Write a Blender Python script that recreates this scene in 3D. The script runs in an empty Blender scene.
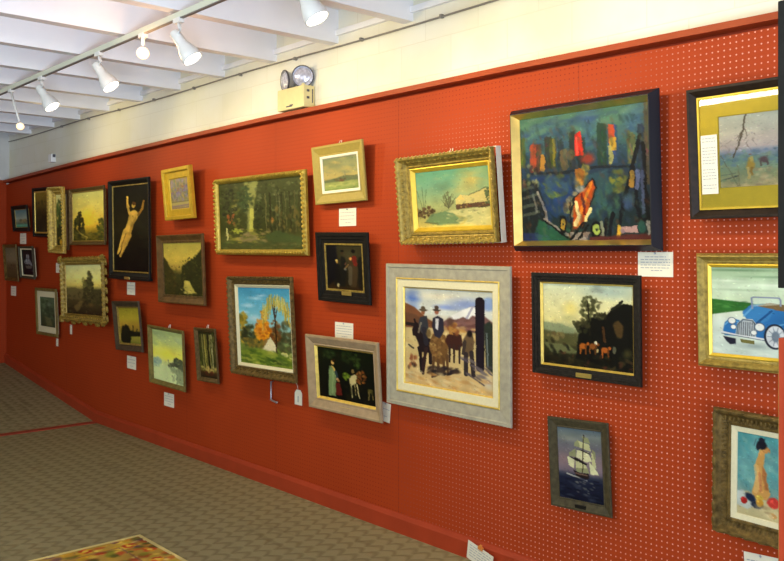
import bpy, bmesh, math, random
import numpy as np
from mathutils import Matrix, Vector
random.seed(7)
SC = bpy.context.scene
COL = SC.collection
PI = math.pi

# ------------------------------------------------------------------ helpers
def s2l(c):
    c = c / 255.0
    return c / 12.92 if c <= .04045 else ((c + .055) / 1.055) ** 2.4
def rgb(r, g, b):
    return (s2l(r), s2l(g), s2l(b), 1)

def tag(o, label=None, cat=None, group=None, kind=None):
    if label: o['label'] = label
    if cat: o['category'] = cat
    if group: o['group'] = group
    if kind: o['kind'] = kind
    return o

def empty(name, loc, label, cat, group=None, mat4=None):
    o = bpy.data.objects.new(name, None)
    o.empty_display_size = .05
    COL.objects.link(o)
    if mat4 is not None: o.matrix_world = mat4
    else: o.location = loc
    return tag(o, label, cat, group)

def obj(name, bm, mat, parent=None, smooth=False):
    bmesh.ops.recalc_face_normals(bm, faces=bm.faces)
    me = bpy.data.meshes.new(name)
    bm.to_mesh(me); bm.free()
    if smooth:
        for p in me.polygons: p.use_smooth = True
    if mat: me.materials.append(mat)
    o = bpy.data.objects.new(name, me)
    COL.objects.link(o)
    if parent: o.parent = parent
    return o

def add_box(bm, x0, x1, y0, y1, z0, z1, M=None):
    vs = [bm.verts.new(Vector(p)) for p in
          [(x0,y0,z0),(x1,y0,z0),(x1,y1,z0),(x0,y1,z0),(x0,y0,z1),(x1,y0,z1),(x1,y1,z1),(x0,y1,z1)]]
    if M is not None:
        for v in vs: v.co = M @ v.co
    for f in [(0,3,2,1),(4,5,6,7),(0,1,5,4),(1,2,6,5),(2,3,7,6),(3,0,4,7)]:
        bm.faces.new([vs[i] for i in f])
    return vs

def box(name, mat, dims, parent=None, bevel=0):
    bm = bmesh.new(); add_box(bm, *dims)
    if bevel:
        bmesh.ops.bevel(bm, geom=bm.edges[:], offset=bevel, segments=2, affect='EDGES', profile=.5)
    return obj(name, bm, mat, parent)

def add_tube(bm, pts, r, seg=8, caps=True):
    pts = [Vector(p) for p in pts]
    rings = []
    for i, p in enumerate(pts):
        d = (pts[min(i+1, len(pts)-1)] - pts[max(i-1, 0)]).normalized()
        up = Vector((0,0,1)) if abs(d.z) < .9 else Vector((1,0,0))
        a = d.cross(up).normalized(); b = d.cross(a)
        rr = r[i] if isinstance(r, (list, tuple)) else r
        rings.append([bm.verts.new(p + (a*math.cos(2*PI*k/seg) + b*math.sin(2*PI*k/seg))*rr) for k in range(seg)])
    for A, B in zip(rings, rings[1:]):
        for k in range(seg):
            bm.faces.new([A[k], A[(k+1)%seg], B[(k+1)%seg], B[k]])
    if caps:
        bm.faces.new(rings[0]); bm.faces.new(rings[-1][::-1])

def add_lathe(bm, prof, M, seg=20, cap0=True, cap1=True):
    """prof: list of (radius, axial z)"""
    rings = []
    for r, z in prof:
        rings.append([bm.verts.new(M @ Vector((r*math.cos(2*PI*k/seg), r*math.sin(2*PI*k/seg), z))) for k in range(seg)])
    for A, B in zip(rings, rings[1:]):
        for k in range(seg):
            bm.faces.new([A[k], A[(k+1)%seg], B[(k+1)%seg], B[k]])
    if cap0: bm.faces.new(rings[0][::-1])
    if cap1: bm.faces.new(rings[-1])

def axis_matrix(loc, d):
    d = Vector(d).normalized()
    return Matrix.Translation(Vector(loc)) @ d.to_track_quat('Z', 'Y').to_matrix().to_4x4()

# ---------------------------------------------------------------- materials
def new_mat(name):
    m = bpy.data.materials.new(name); m.use_nodes = True
    nt = m.node_tree
    return m, nt, nt.nodes['Principled BSDF']

def paint(name, c, rough=.5, metal=0., var=.0, vscale=30, bump=0., bscale=200, spec=.4, c2=None):
    m, nt, bs = new_mat(name)
    bs.inputs['Roughness'].default_value = rough
    bs.inputs['Metallic'].default_value = metal
    bs.inputs['Specular IOR Level'].default_value = spec
    N, L = nt.nodes, nt.links
    tc = N.new('ShaderNodeTexCoord')
    if var or c2:
        n = N.new('ShaderNodeTexNoise'); n.inputs['Scale'].default_value = vscale; n.inputs['Detail'].default_value = 4
        L.new(tc.outputs['Object'], n.inputs['Vector'])
        r = N.new('ShaderNodeValToRGB')
        r.color_ramp.elements[0].position = .3; r.color_ramp.elements[1].position = .7
        a = c2 if c2 else tuple(x*(1-var) for x in c[:3]) + (1,)
        b = c if c2 else tuple(min(1, x*(1+var)) for x in c[:3]) + (1,)
        r.color_ramp.elements[0].color = a; r.color_ramp.elements[1].color = b
        L.new(n.outputs['Fac'], r.inputs['Fac']); L.new(r.outputs['Color'], bs.inputs['Base Color'])
    else:
        bs.inputs['Base Color'].default_value = c
    if bump:
        n2 = N.new('ShaderNodeTexNoise'); n2.inputs['Scale'].default_value = bscale; n2.inputs['Detail'].default_value = 3
        L.new(tc.outputs['Object'], n2.inputs['Vector'])
        bp = N.new('ShaderNodeBump'); bp.inputs['Strength'].default_value = bump; bp.inputs['Distance'].default_value = .004
        L.new(n2.outputs['Fac'], bp.inputs['Height']); L.new(bp.outputs['Normal'], bs.inputs['Normal'])
    return m

def math_node(nt, op, a, b=None, clamp=False):
    n = nt.nodes.new('ShaderNodeMath'); n.operation = op; n.use_clamp = clamp
    for i, v in enumerate((a, b)):
        if v is None: continue
        if isinstance(v, (int, float)): n.inputs[i].default_value = v
        else: nt.links.new(v, n.inputs[i])
    return n.outputs[0]

def pegboard_mat():
    m, nt, bs = new_mat('red_pegboard')
    N, L = nt.nodes, nt.links
    geo = N.new('ShaderNodeNewGeometry')
    sep = N.new('ShaderNodeSeparateXYZ'); L.new(geo.outputs['Position'], sep.inputs[0])
    u = math_node(nt, 'ADD', sep.outputs[0], sep.outputs[1])
    fx = math_node(nt, 'SUBTRACT', math_node(nt, 'FRACT', math_node(nt, 'MULTIPLY', u, 1/.0254)), .5)
    fz = math_node(nt, 'SUBTRACT', math_node(nt, 'FRACT', math_node(nt, 'MULTIPLY', sep.outputs[2], 1/.0254)), .5)
    d2 = math_node(nt, 'ADD', math_node(nt, 'MULTIPLY', fx, fx), math_node(nt, 'MULTIPLY', fz, fz))
    hole = math_node(nt, 'LESS_THAN', d2, .13*.13)
    # light put into the hole colour: pale as if lit at right, dark elsewhere
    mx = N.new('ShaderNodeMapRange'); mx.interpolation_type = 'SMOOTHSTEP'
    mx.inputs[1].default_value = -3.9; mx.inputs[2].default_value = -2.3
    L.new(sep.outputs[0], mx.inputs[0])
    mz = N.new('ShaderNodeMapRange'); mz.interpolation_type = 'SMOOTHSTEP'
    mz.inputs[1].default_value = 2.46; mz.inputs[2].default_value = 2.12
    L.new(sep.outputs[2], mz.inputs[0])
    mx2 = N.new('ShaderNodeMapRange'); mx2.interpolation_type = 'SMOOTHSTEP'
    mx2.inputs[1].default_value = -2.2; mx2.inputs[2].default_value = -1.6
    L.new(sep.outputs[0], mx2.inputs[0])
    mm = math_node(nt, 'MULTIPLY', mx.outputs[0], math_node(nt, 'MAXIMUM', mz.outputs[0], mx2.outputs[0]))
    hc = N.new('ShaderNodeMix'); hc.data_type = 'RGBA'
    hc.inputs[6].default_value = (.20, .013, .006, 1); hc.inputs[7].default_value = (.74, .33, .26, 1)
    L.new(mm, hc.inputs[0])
    n = N.new('ShaderNodeTexNoise'); n.inputs['Scale'].default_value = 1.3; n.inputs['Detail'].default_value = 5
    L.new(geo.outputs['Position'], n.inputs['Vector'])
    r = N.new('ShaderNodeValToRGB')
    r.color_ramp.elements[0].position = .3; r.color_ramp.elements[1].position = .7
    r.color_ramp.elements[0].color = PEG_A; r.color_ramp.elements[1].color = PEG_B
    L.new(n.outputs['Fac'], r.inputs['Fac'])
    # seams between the four foot panels
    su = math_node(nt, 'FRACT', math_node(nt, 'MULTIPLY', math_node(nt, 'ADD', sep.outputs[0], 2.375+12.5), 1/1.25))
    seam = math_node(nt, 'LESS_THAN', su, .0045)
    mix1 = N.new('ShaderNodeMix'); mix1.data_type = 'RGBA'
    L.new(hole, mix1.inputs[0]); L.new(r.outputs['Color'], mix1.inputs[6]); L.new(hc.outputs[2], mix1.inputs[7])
    mix2 = N.new('ShaderNodeMix'); mix2.data_type = 'RGBA'
    L.new(math_node(nt, 'MULTIPLY', seam, .35), mix2.inputs[0]); L.new(mix1.outputs[2], mix2.inputs[6]); mix2.inputs[7].default_value = (.12, .01, .005, 1)
    L.new(mix2.outputs[2], bs.inputs['Base Color'])
    bs.inputs['Roughness'].default_value = .6
    bs.inputs['Specular IOR Level'].default_value = .15
    return m

PEG_A = (.35, .042, .0075, 1); PEG_B = (.39, .048, .0085, 1)

def masonry_mat():
    m, nt, bs = new_mat('painted_masonry')
    N, L = nt.nodes, nt.links
    geo = N.new('ShaderNodeNewGeometry')
    sep = N.new('ShaderNodeSeparateXYZ'); L.new(geo.outputs['Position'], sep.inputs[0])
    cmb = N.new('ShaderNodeCombineXYZ')
    L.new(math_node(nt, 'ADD', sep.outputs[0], sep.outputs[1]), cmb.inputs[0]); L.new(sep.outputs[2], cmb.inputs[1])
    br = N.new('ShaderNodeTexBrick')
    br.inputs['Color1'].default_value = (.80, .79, .70, 1); br.inputs['Color2'].default_value = (.74, .71, .56, 1)
    br.inputs['Mortar'].default_value = (.72, .70, .60, 1)
    br.inputs['Scale'].default_value = 1; br.inputs['Mortar Size'].default_value = .0035; br.inputs['Mortar Smooth'].default_value = .6
    br.inputs['Brick Width'].default_value = .40; br.inputs['Row Height'].default_value = .2; br.inputs['Bias'].default_value = -.7
    L.new(cmb.outputs[0], br.inputs['Vector'])
    n = N.new('ShaderNodeTexNoise'); n.inputs['Scale'].default_value = 1.7; n.inputs['Detail'].default_value = 5
    L.new(geo.outputs['Position'], n.inputs['Vector'])
    r = N.new('ShaderNodeValToRGB'); r.color_ramp.elements[0].position = .42; r.color_ramp.elements[1].position = .68
    r.color_ramp.elements[0].color = (0,0,0,1); r.color_ramp.elements[1].color = (.6,.6,.6,1)
    L.new(n.outputs['Fac'], r.inputs['Fac'])
    mx = N.new('ShaderNodeMix'); mx.data_type = 'RGBA'
    L.new(r.outputs['Color'], mx.inputs[0]); L.new(br.outputs['Color'], mx.inputs[6]); mx.inputs[7].default_value = (.72, .69, .48, 1)
    L.new(mx.outputs[2], bs.inputs['Base Color'])
    bp = N.new('ShaderNodeBump'); bp.inputs['Strength'].default_value = .25; bp.inputs['Distance'].default_value = .006
    L.new(br.outputs['Fac'], bp.inputs['Height']); bp.invert = True
    L.new(bp.outputs['Normal'], bs.inputs['Normal'])
    bs.inputs['Roughness'].default_value = .7; bs.inputs['Specular IOR Level'].default_value = .2
    return m

def carpet_mat():
    m, nt, bs = new_mat('rippled_carpet')
    N, L = nt.nodes, nt.links
    geo = N.new('ShaderNodeNewGeometry')
    sep = N.new('ShaderNodeSeparateXYZ'); L.new(geo.outputs['Position'], sep.inputs[0])
    nz = N.new('ShaderNodeTexNoise'); nz.inputs['Scale'].default_value = 6; nz.inputs['Detail'].default_value = 2
    L.new(geo.outputs['Position'], nz.inputs['Vector'])
    wob = math_node(nt, 'MULTIPLY', math_node(nt, 'SUBTRACT', nz.outputs['Fac'], .5), 1.6)
    # staggered scallops woven in rows
    v = math_node(nt, 'ADD', math_node(nt, 'MULTIPLY', sep.outputs[1], 1/.10), math_node(nt, 'MULTIPLY', wob, .45))
    row = math_node(nt, 'FLOOR', v); tt = math_node(nt, 'FRACT', v)
    ph = math_node(nt, 'ADD', math_node(nt, 'MULTIPLY', sep.outputs[0], 1/.10), math_node(nt, 'MULTIPLY', row, .5))
    arc = math_node(nt, 'ABSOLUTE', math_node(nt, 'SINE', math_node(nt, 'MULTIPLY', ph, PI)))
    dd = math_node(nt, 'ABSOLUTE', math_node(nt, 'SUBTRACT', tt, math_node(nt, 'ADD', math_node(nt, 'MULTIPLY', arc, .55), .15)))
    hm = N.new('ShaderNodeMapRange'); hm.interpolation_type = 'SMOOTHSTEP'
    hm.inputs[1].default_value = .0; hm.inputs[2].default_value = .38
    L.new(dd, hm.inputs[0]); h = hm.outputs[0]
    # short creases
    mp = N.new('ShaderNodeMapping'); mp.inputs['Rotation'].default_value = (0, 0, math.radians(-40)); mp.inputs['Scale'].default_value = (1.4, 13, 1)
    mp.vector_type = 'TEXTURE' if False else 'POINT'
    L.new(geo.outputs['Position'], mp.inputs[0])
    nc = N.new('ShaderNodeTexNoise'); nc.inputs['Scale'].default_value = 1.; nc.inputs['Detail'].default_value = 1
    L.new(mp.outputs[0], nc.inputs['Vector'])
    cr = N.new('ShaderNodeMapRange'); cr.inputs[1].default_value = .62; cr.inputs[2].default_value = .72; cr.inputs[3].default_value = 0; cr.inputs[4].default_value = .45
    L.new(nc.outputs['Fac'], cr.inputs[0])
    r = N.new('ShaderNodeValToRGB')
    r.color_ramp.elements[0].position = 0.; r.color_ramp.elements[1].position = 1.
    r.color_ramp.elements[0].color = CARPET_A; r.color_ramp.elements[1].color = CARPET_B
    n2 = N.new('ShaderNodeTexNoise'); n2.inputs['Scale'].default_value = 90; n2.inputs['Detail'].default_value = 3
    L.new(geo.outputs['Position'], n2.inputs['Vector'])
    mixv = math_node(nt, 'SUBTRACT', math_node(nt, 'ADD', math_node(nt, 'MULTIPLY', hm.outputs[0], .7), math_node(nt, 'MULTIPLY', n2.outputs['Fac'], .35)), cr.outputs[0], True)
    L.new(mixv, r.inputs['Fac'])
    L.new(r.outputs['Color'], bs.inputs['Base Color'])
    bp = N.new('ShaderNodeBump'); bp.inputs['Strength'].default_value = .35; bp.inputs['Distance'].default_value = .008
    L.new(h, bp.inputs['Height']); L.new(bp.outputs['Normal'], bs.inputs['Normal'])
    bs.inputs['Roughness'].default_value = .95; bs.inputs['Specular IOR Level'].default_value = .05
    return m
CARPET_A = (.23, .188, .095, 1); CARPET_B = (.34, .29, .155, 1)

def vcol_mat(name, rough=.45, bump=.25, bscale=120, spec=.25):
    m, nt, bs = new_mat(name)
    N, L = nt.nodes, nt.links
    at = N.new('ShaderNodeVertexColor'); at.layer_name = 'Pigment'
    L.new(at.outputs['Color'], bs.inputs['Base Color'])
    tc = N.new('ShaderNodeTexCoord')
    n2 = N.new('ShaderNodeTexNoise'); n2.inputs['Scale'].default_value = bscale; n2.inputs['Detail'].default_value = 3
    L.new(tc.outputs['Object'], n2.inputs['Vector'])
    bp = N.new('ShaderNodeBump'); bp.inputs['Strength'].default_value = bump; bp.inputs['Distance'].default_value = .0004
    L.new(n2.outputs['Fac'], bp.inputs['Height']); L.new(bp.outputs['Normal'], bs.inputs['Normal'])
    bs.inputs['Roughness'].default_value = rough; bs.inputs['Specular IOR Level'].default_value = spec
    return m

def glow_mat(name, c, s):
    m, nt, bs = new_mat(name)
    bs.inputs['Base Color'].default_value = c
    bs.inputs['Emission Color'].default_value = c
    bs.inputs['Emission Strength'].default_value = s
    return m

M = {}
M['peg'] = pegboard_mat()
M['masonry'] = masonry_mat()
M['carpet'] = carpet_mat()
M['redtrim'] = paint('red_gloss_trim', (.33, .052, .012, 1), .5, var=.08, vscale=6, spec=.2)
M['basetrim'] = paint('red_baseboard_paint', (.36, .045, .014, 1), .5, var=.08, vscale=6, spec=.2)
M['tape'] = paint('red_floor_strip', (.36, .05, .02, 1), .6, var=.15, vscale=20)
M['ceil'] = paint('white_ceiling_paint', (.86, .86, .88, 1), .7, var=.03, vscale=3, spec=.2)
M['joist_under'] = M['ceil']
M['white'] = paint('white_enamel', (.80, .80, .77, 1), .35)
M['trackw'] = paint('cream_track_enamel', (.70, .72, .58, 1), .4)
M['far'] = paint('grey_white_plaster', (.60, .60, .58, 1), .8, var=.06, vscale=4)
M['black'] = paint('black_lacquer', (.012, .011, .009, 1), .5, spec=.12, var=.3, vscale=25)
M['bluish'] = paint('blue_black_lacquer', (.009, .010, .016, 1), .45, spec=.3)
M['ebony'] = paint('dark_carved_wood', (.016, .013, .010, 1), .5, var=.5, vscale=60, bump=.2, spec=.2)
M['brownblack'] = paint('black_brown_wood', (.022, .013, .008, 1), .5, var=.4, vscale=40, spec=.2)
M['brown'] = paint('brown_wood', (.115, .060, .017, 1), .5, spec=.2, var=.3, vscale=18, bump=.15)
M['drab'] = paint('olive_brown_gilding', (.14, .088, .024, 1), .45, metal=.2, spec=.2, var=.5, vscale=40, bump=.4)
M['olive'] = paint('worn_olive_gilding', (.30, .20, .035, 1), .42, metal=.25, var=.35, vscale=40, bump=.3)
M['ropegold'] = paint('dull_rope_gold', (.52, .37, .05, 1), .38, metal=.4, c2=(.34, .23, .03, 1), vscale=40)
M['gold'] = paint('gold_leaf', (.60, .43, .08, 1), .35, metal=.45, var=.2, vscale=30, bump=.15)
M['goldb'] = paint('bright_yellow_gold', (.62, .42, .035, 1), .35, metal=.35, var=.12, vscale=20)
M['oldgold'] = paint('antique_gold', (.34, .24, .05, 1), .42, metal=.4, var=.4, vscale=50, bump=.4)
M['gilt'] = paint('tarnished_gilt', (.60, .42, .07, 1), .42, metal=.3, c2=(.26, .16, .03, 1), vscale=45, bump=.5)
M['goldmat'] = paint('gold_mat_board', (.34, .26, .055, 1), .6, var=.08, vscale=60)
M['yellowmat'] = paint('golden_yellow_mat', (.72, .52, .02, 1), .55, var=.05, vscale=30)
M['greymat'] = paint('whitewashed_grey_wood', (.42, .39, .28, 1), .6, c2=(.31, .29, .22, 1), vscale=28, bump=.2)
M['greywood'] = paint('weathered_grey_wood', (.44, .40, .33, 1), .6, c2=(.33, .30, .25, 1), vscale=22, bump=.25)
M['tan'] = paint('tan_grey_wood', (.42, .30, .17, 1), .5, c2=(.32, .23, .13, 1), vscale=30, bump=.2)
M['cream'] = paint('cream_linen_liner', (.72, .66, .42, 1), .8, var=.04, vscale=90, bump=.15)
M['ivory'] = paint('ivory_liner', (.80, .76, .60, 1), .7)
M['dgreen'] = paint('dark_green_grey_wood', (.060, .050, .026, 1), .5, spec=.2, var=.3, vscale=40, bump=.2)
M['bronze'] = paint('bronze_brown_wood', (.11, .068, .022, 1), .45, spec=.2, metal=.1, var=.4, vscale=40, bump=.3)
M['oliveframe'] = paint('olive_green_frame', (.17, .125, .032, 1), .5, spec=.2, var=.3, vscale=30)
M['purple'] = paint('purple_brown_wood', (.070, .047, .026, 1), .5, spec=.2, var=.3, vscale=30)
M['brass'] = paint('brass_plate', (.62, .46, .12, 1), .3, metal=.7)
M['ink'] = paint('grey_ink', (.42, .42, .42, 1), .8)
M['slopegold'] = paint('burnished_gold_slope', (.80, .58, .18, 1), .30, metal=.95, var=.1, vscale=20)
M['card'] = paint('white_card', (.84, .80, .64, 1), .7)
M['steel'] = paint('bluish_steel', (.45, .47, .55, 1), .35, metal=.7)
M['wire'] = paint('thin_grey_wire', (.35, .33, .30, 1), .4, metal=.6)
M['string'] = paint('white_string', (.75, .7, .6, 1), .8)
M['conduit'] = paint('grey_metal_conduit', (.24, .23, .21, 1), .5, metal=.3)
M['embox'] = paint('cream_yellow_enamel', (.72, .63, .32, 1), .4, var=.04)
M['emside'] = M['embox']
M['darkmetal'] = paint('dark_grey_plastic', (.07, .07, .09, 1), .4)
M['lens'] = paint('ribbed_lamp_lens', (.60, .60, .70, 1), .15, metal=.3, var=.35, vscale=55)
M['canvas'] = vcol_mat('oil_paint', rough=.5, bump=.1, bscale=90, spec=.12)
M['rug'] = vcol_mat('woven_rug_pile', rough=.95, bump=.6, bscale=300, spec=.05)
M['bulb'] = glow_mat('lit_bulb_face', (1, .93, .78, 1), 6)
M['bulbwarm'] = glow_mat('warm_lit_bulb', (1, .72, .42, 1), 1.6)
M['sensorw'] = paint('white_plastic', (.85, .85, .85, 1), .4)
M['orangeclip'] = paint('orange_clip', (.7, .25, .05, 1), .4)

# -------------------------------------------------------------- setting
XF, XN = -10.47, 2.0          # far end, near end of the long wall
RAMPX, RAMPH = -7.85, .31     # the carpet ramps up beyond the red strip
def floor_z(x):
    return 0. if x > RAMPX else (RAMPX - x)/(RAMPX - XF)*RAMPH

bm = bmesh.new()
xs = [XN, RAMPX, XF-.3]; top = []
for x in xs: top.append([bm.verts.new((x, y, floor_z(x))) for y in (.1, -6.4)])
bot = [[bm.verts.new((x, y, -.12)) for y in (.1, -6.4)] for x in xs]
for i in range(2):
    bm.faces.new([top[i][0], top[i+1][0], top[i+1][1], top[i][1]])
    bm.faces.new([bot[i][0], bot[i][1], bot[i+1][1], bot[i+1][0]])
    for j in (0, 1): bm.faces.new([top[i][j], bot[i][j], bot[i+1][j], top[i+1][j]])
bm.faces.new([top[0][0], top[0][1], bot[0][1], bot[0][0]]); bm.faces.new([top[2][0], bot[2][0], bot[2][1], top[2][1]])
tag(obj('floor', bm, M['carpet']), kind='structure')

def top_z(x):       # the cap rail droops a little toward the far end
    return float(np.interp(x, [-10.5, -8.2, -6.2, -5.0, -2.8, -1.4, 2.0], [2.448, 2.502, 2.530, 2.541, 2.541, 2.527, 2.527]))
PX = [XN, -1.4, -2.8, -5.0, -6.2, -8.2, XF]
def panel(name, mat, xs, y0, y1, zb, zt, kind='structure'):
    bm = bmesh.new()
    A = [[bm.verts.new((x, y, z)) for (y, z) in ((y0, zb(x)), (y1, zb(x)), (y1, zt(x)), (y0, zt(x)))] for x in xs]
    for P, Q in zip(A, A[1:]):
        for k in range(4): bm.faces.new([P[k], P[(k+1)%4], Q[(k+1)%4], Q[k]])
    bm.faces.new(A[0]); bm.faces.new(A[-1][::-1])
    o = obj(name, bm, mat)
    o['kind'] = kind
    return o
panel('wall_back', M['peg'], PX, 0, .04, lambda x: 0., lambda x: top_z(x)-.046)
tag(box('wall_back_upper', M['masonry'], (XF-.2, XN, .04, .2, 0, 3.14)), kind='structure')
# far end wall: red board below, pale plaster above
tag(box('wall_far', M['far'], (XF-.2, XF-.02, -6.4, .04, 0, 3.14)), kind='structure')
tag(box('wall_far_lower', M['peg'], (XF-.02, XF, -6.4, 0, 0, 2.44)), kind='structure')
# cap rail along the top of the board, standing over a shallow recess
panel('trim_0', M['basetrim'], PX, .032, .04, lambda x: top_z(x)-.06, lambda x: top_z(x)-.02)
panel('trim_1', M['redtrim'], PX, -.045, .04, lambda x: top_z(x)-.028, lambda x: top_z(x))
tag(box('trim_2', M['redtrim'], (XF, XF+.03, -6.4, -.045, 2.42, 2.45)), kind='structure')
# baseboard following the ramp
bm = bmesh.new()
BP = [(-.024,-.05),(0,-.05),(0,.108),(-.010,.104),(-.024,.084)]
A = [[bm.verts.new((x, y, floor_z(x)+h)) for (y, h) in BP] for x in [XN, RAMPX, XF]]
for P, Q in zip(A, A[1:]):
    for k in range(5): bm.faces.new([P[k], P[(k+1)%5], Q[(k+1)%5], Q[k]])
bm.faces.new(A[0]); bm.faces.new(A[-1][::-1])
tag(obj('baseboard_back', bm, M['basetrim']), kind='structure')
# the red strip on the carpet where the ramp begins
box('floor_strip', M['tape'], (RAMPX-.045, RAMPX+.045, -3.2, -.03, -.002, .006))
tag(bpy.data.objects['floor_strip'], 'red strip lying across the brown carpet at the foot of the ramp', 'floor strip')

# ceiling: boards and joists
JZ = 2.93
tag(box('ceiling', M['ceil'], (XF-.2, XN, -6.4, .2, 3.14, 3.2)), kind='structure')
k = 0; n = 3
for i in range(-6, 11):
    x = -3.58 - .69*i
    if x < XF+.1 or x > XN-.1: continue
    tag(box('trim_%d' % n, M['ceil'], (x-.04, x+.04, -6.4, .05, JZ, 3.145)), kind='structure'); n += 1
tag(box('trim_%d' % n, M['ceil'], (XF, XN, .015, .045, 2.975, 3.01)), kind='structure')

# conduit
bm = bmesh.new()
pts = []
for i in range(60):
    x = XF + (XN-XF)*i/59.
    pts.append((x, .026, JZ - .022 + .006*math.sin(x*2.1)))
add_tube(bm, pts, .0055, 6)
t = empty('electrical_conduit', (0, 0, 0), 'thin dark conduit pipe running along the top of the white wall under the joists', 'pipe')
obj('pipe', bm, M['conduit'], t, True)
for i in range(9):
    x = -3.3 - .69*i
    bm = bmesh.new(); add_box(bm, x-.008, x+.008, .017, .041, JZ-.032, JZ-.012)
    obj('pipe_strap', bm, M['conduit'], t)

# -------------------------------------------------------- painting engine
class Cv:
    def __init__(s, w, h, seed=1):
        s.w, s.h = w, h; s.asp = w/float(h); s.k = 1.
        s.a = np.zeros((h, w, 3))
        uu, vv = np.meshgrid((np.arange(w)+.5)/w, (np.arange(h)+.5)/h)
        s.u, s.v = uu, vv
        s.r = random.Random(seed); s.n = np.random.RandomState(seed)
    def win(s, u0, u1, v0, v1):
        i0 = max(0, int(u0*s.w)-1); i1 = min(s.w, int(u1*s.w)+2)
        j0 = max(0, int(v0*s.h)-1); j1 = min(s.h, int(v1*s.h)+2)
        return slice(j0, max(j0, j1)), slice(i0, max(i0, i1))
    def put(s, W, m, c):
        m = np.clip(m, 0, 1)[..., None]
        s.a[W] = s.a[W]*(1-m) + np.array(c, float)*m
    def vg(s, *st):
        vs = [q[0] for q in st]
        for k in range(3): s.a[..., k] = np.interp(s.v, vs, [q[1][k] for q in st])
        return s
    def blob(s, u, v, ru, rv, c, a=1., soft=.35, rot=0.):
        u *= s.k; ru *= s.k
        R = max(ru, rv, ru*s.asp, rv/s.asp)*1.2+.01
        W = s.win(u-R, u+R, v-R, v+R)
        du = (s.u[W]-u)*s.asp; dv = s.v[W]-v
        cr, sr = math.cos(rot), math.sin(rot)
        x = (du*cr + dv*sr)/(ru*s.asp); y = (-du*sr + dv*cr)/rv
        d = np.sqrt(x*x+y*y)
        s.put(W, (1-d)/max(soft, .01)*a if a >= 1 else np.clip((1-d)/max(soft, .01), 0, 1)*a, c)
        return s
    def line(s, pts, w, c, a=1., w2=None):
        pts = [(p[0]*s.k, p[1]) for p in pts]
        for (p, q) in zip(pts, pts[1:]):
            W = s.win(min(p[0],q[0])-w/s.asp-.02, max(p[0],q[0])+w/s.asp+.02, min(p[1],q[1])-w-.02, max(p[1],q[1])+w+.02)
            X = s.u[W]*s.asp; Y = s.v[W]
            ax, ay, bx, by = p[0]*s.asp, p[1], q[0]*s.asp, q[1]
            L2 = (bx-ax)**2+(by-ay)**2+1e-9
            t = np.clip(((X-ax)*(bx-ax)+(Y-ay)*(by-ay))/L2, 0, 1)
            d = np.sqrt((X-ax-t*(bx-ax))**2+(Y-ay-t*(by-ay))**2)
            ww = w/2 + ((w2 if w2 is not None else w)-w)/2*t
            s.put(W, np.clip((ww-d)*s.h+.5, 0, 1)*a, c)
        return s
    def poly(s, pts, c, a=1., soft=0):
        pts = [(p[0]*s.k, p[1]) for p in pts]
        us = [p[0] for p in pts]; vs = [p[1] for p in pts]
        W = s.win(min(us)-.03-soft, max(us)+.03+soft, min(vs)-.03-soft, max(vs)+.03+soft)
        X = s.u[W]; Y = s.v[W]; m = np.zeros(X.shape)
        for ox, oy in ((-.25,-.25),(.25,-.25),(-.25,.25),(.25,.25)):
            x = X+ox/s.w; y = Y+oy/s.h; ins = np.zeros(X.shape, bool)
            for (x1, y1), (x2, y2) in zip(pts, pts[1:]+pts[:1]):
                if y1 == y2: continue
                ins ^= ((y1 > y) != (y2 > y)) & (x < (x2-x1)*(y-y1)/(y2-y1)+x1)
            m += ins*.25
        k = int(soft*s.h)
        for _ in range(k):
            p = np.pad(m, 1, mode='edge')
            m = (p[:-2,1:-1]+p[2:,1:-1]+p[1:-1,:-2]+p[1:-1,2:]+p[1:-1,1:-1])/5
        s.put(W, m*a, c)
        return s
    def dabs(s, n, box, cols, size=.02, el=1.6, ang=None, a=.8, inside=None):
        u0, v0, u1, v1 = box; k = 0
        for _ in range(n):
            u = s.r.uniform(u0, u1); v = s.r.uniform(v0, v1)
            if inside and not inside(u, v): continue
            sz = size*s.r.uniform(.6, 1.4)
            an = s.r.uniform(0, PI) if ang is None else ang + s.r.uniform(-.25, .25)
            s.blob(u, v, sz*el/s.asp, sz, s.r.choice(cols), a*s.r.uniform(.6, 1), .6, an)
        return s
    def crown(s, u, v, ru, rv, cols, n=60, size=.025, a=.85):
        for _ in range(n):
            t = s.r.uniform(0, 2*PI); q = math.sqrt(s.r.random())
            sz = size*s.r.uniform(.6, 1.4)
            s.blob(u+ru*q*math.cos(t), v+rv*q*math.sin(t), sz*1.3/s.asp, sz, s.r.choice(cols), a, .6, s.r.uniform(0, PI))
        return s
    def field(s, sc):
        g = s.n.randn(s.h//sc+3, s.w//sc+3)
        y = np.arange(s.h)/float(sc); x = np.arange(s.w)/float(sc)
        j = y.astype(int); i = x.astype(int); fy = (y-j)[:, None]; fx = (x-i)[None, :]
        A = g[j][:, i]; B = g[j][:, i+1]; C_ = g[j+1][:, i]; D_ = g[j+1][:, i+1]
        return A*(1-fy)*(1-fx)+B*(1-fy)*fx+C_*fy*(1-fx)+D_*fy*fx
    wp = .55; st = .6
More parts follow.
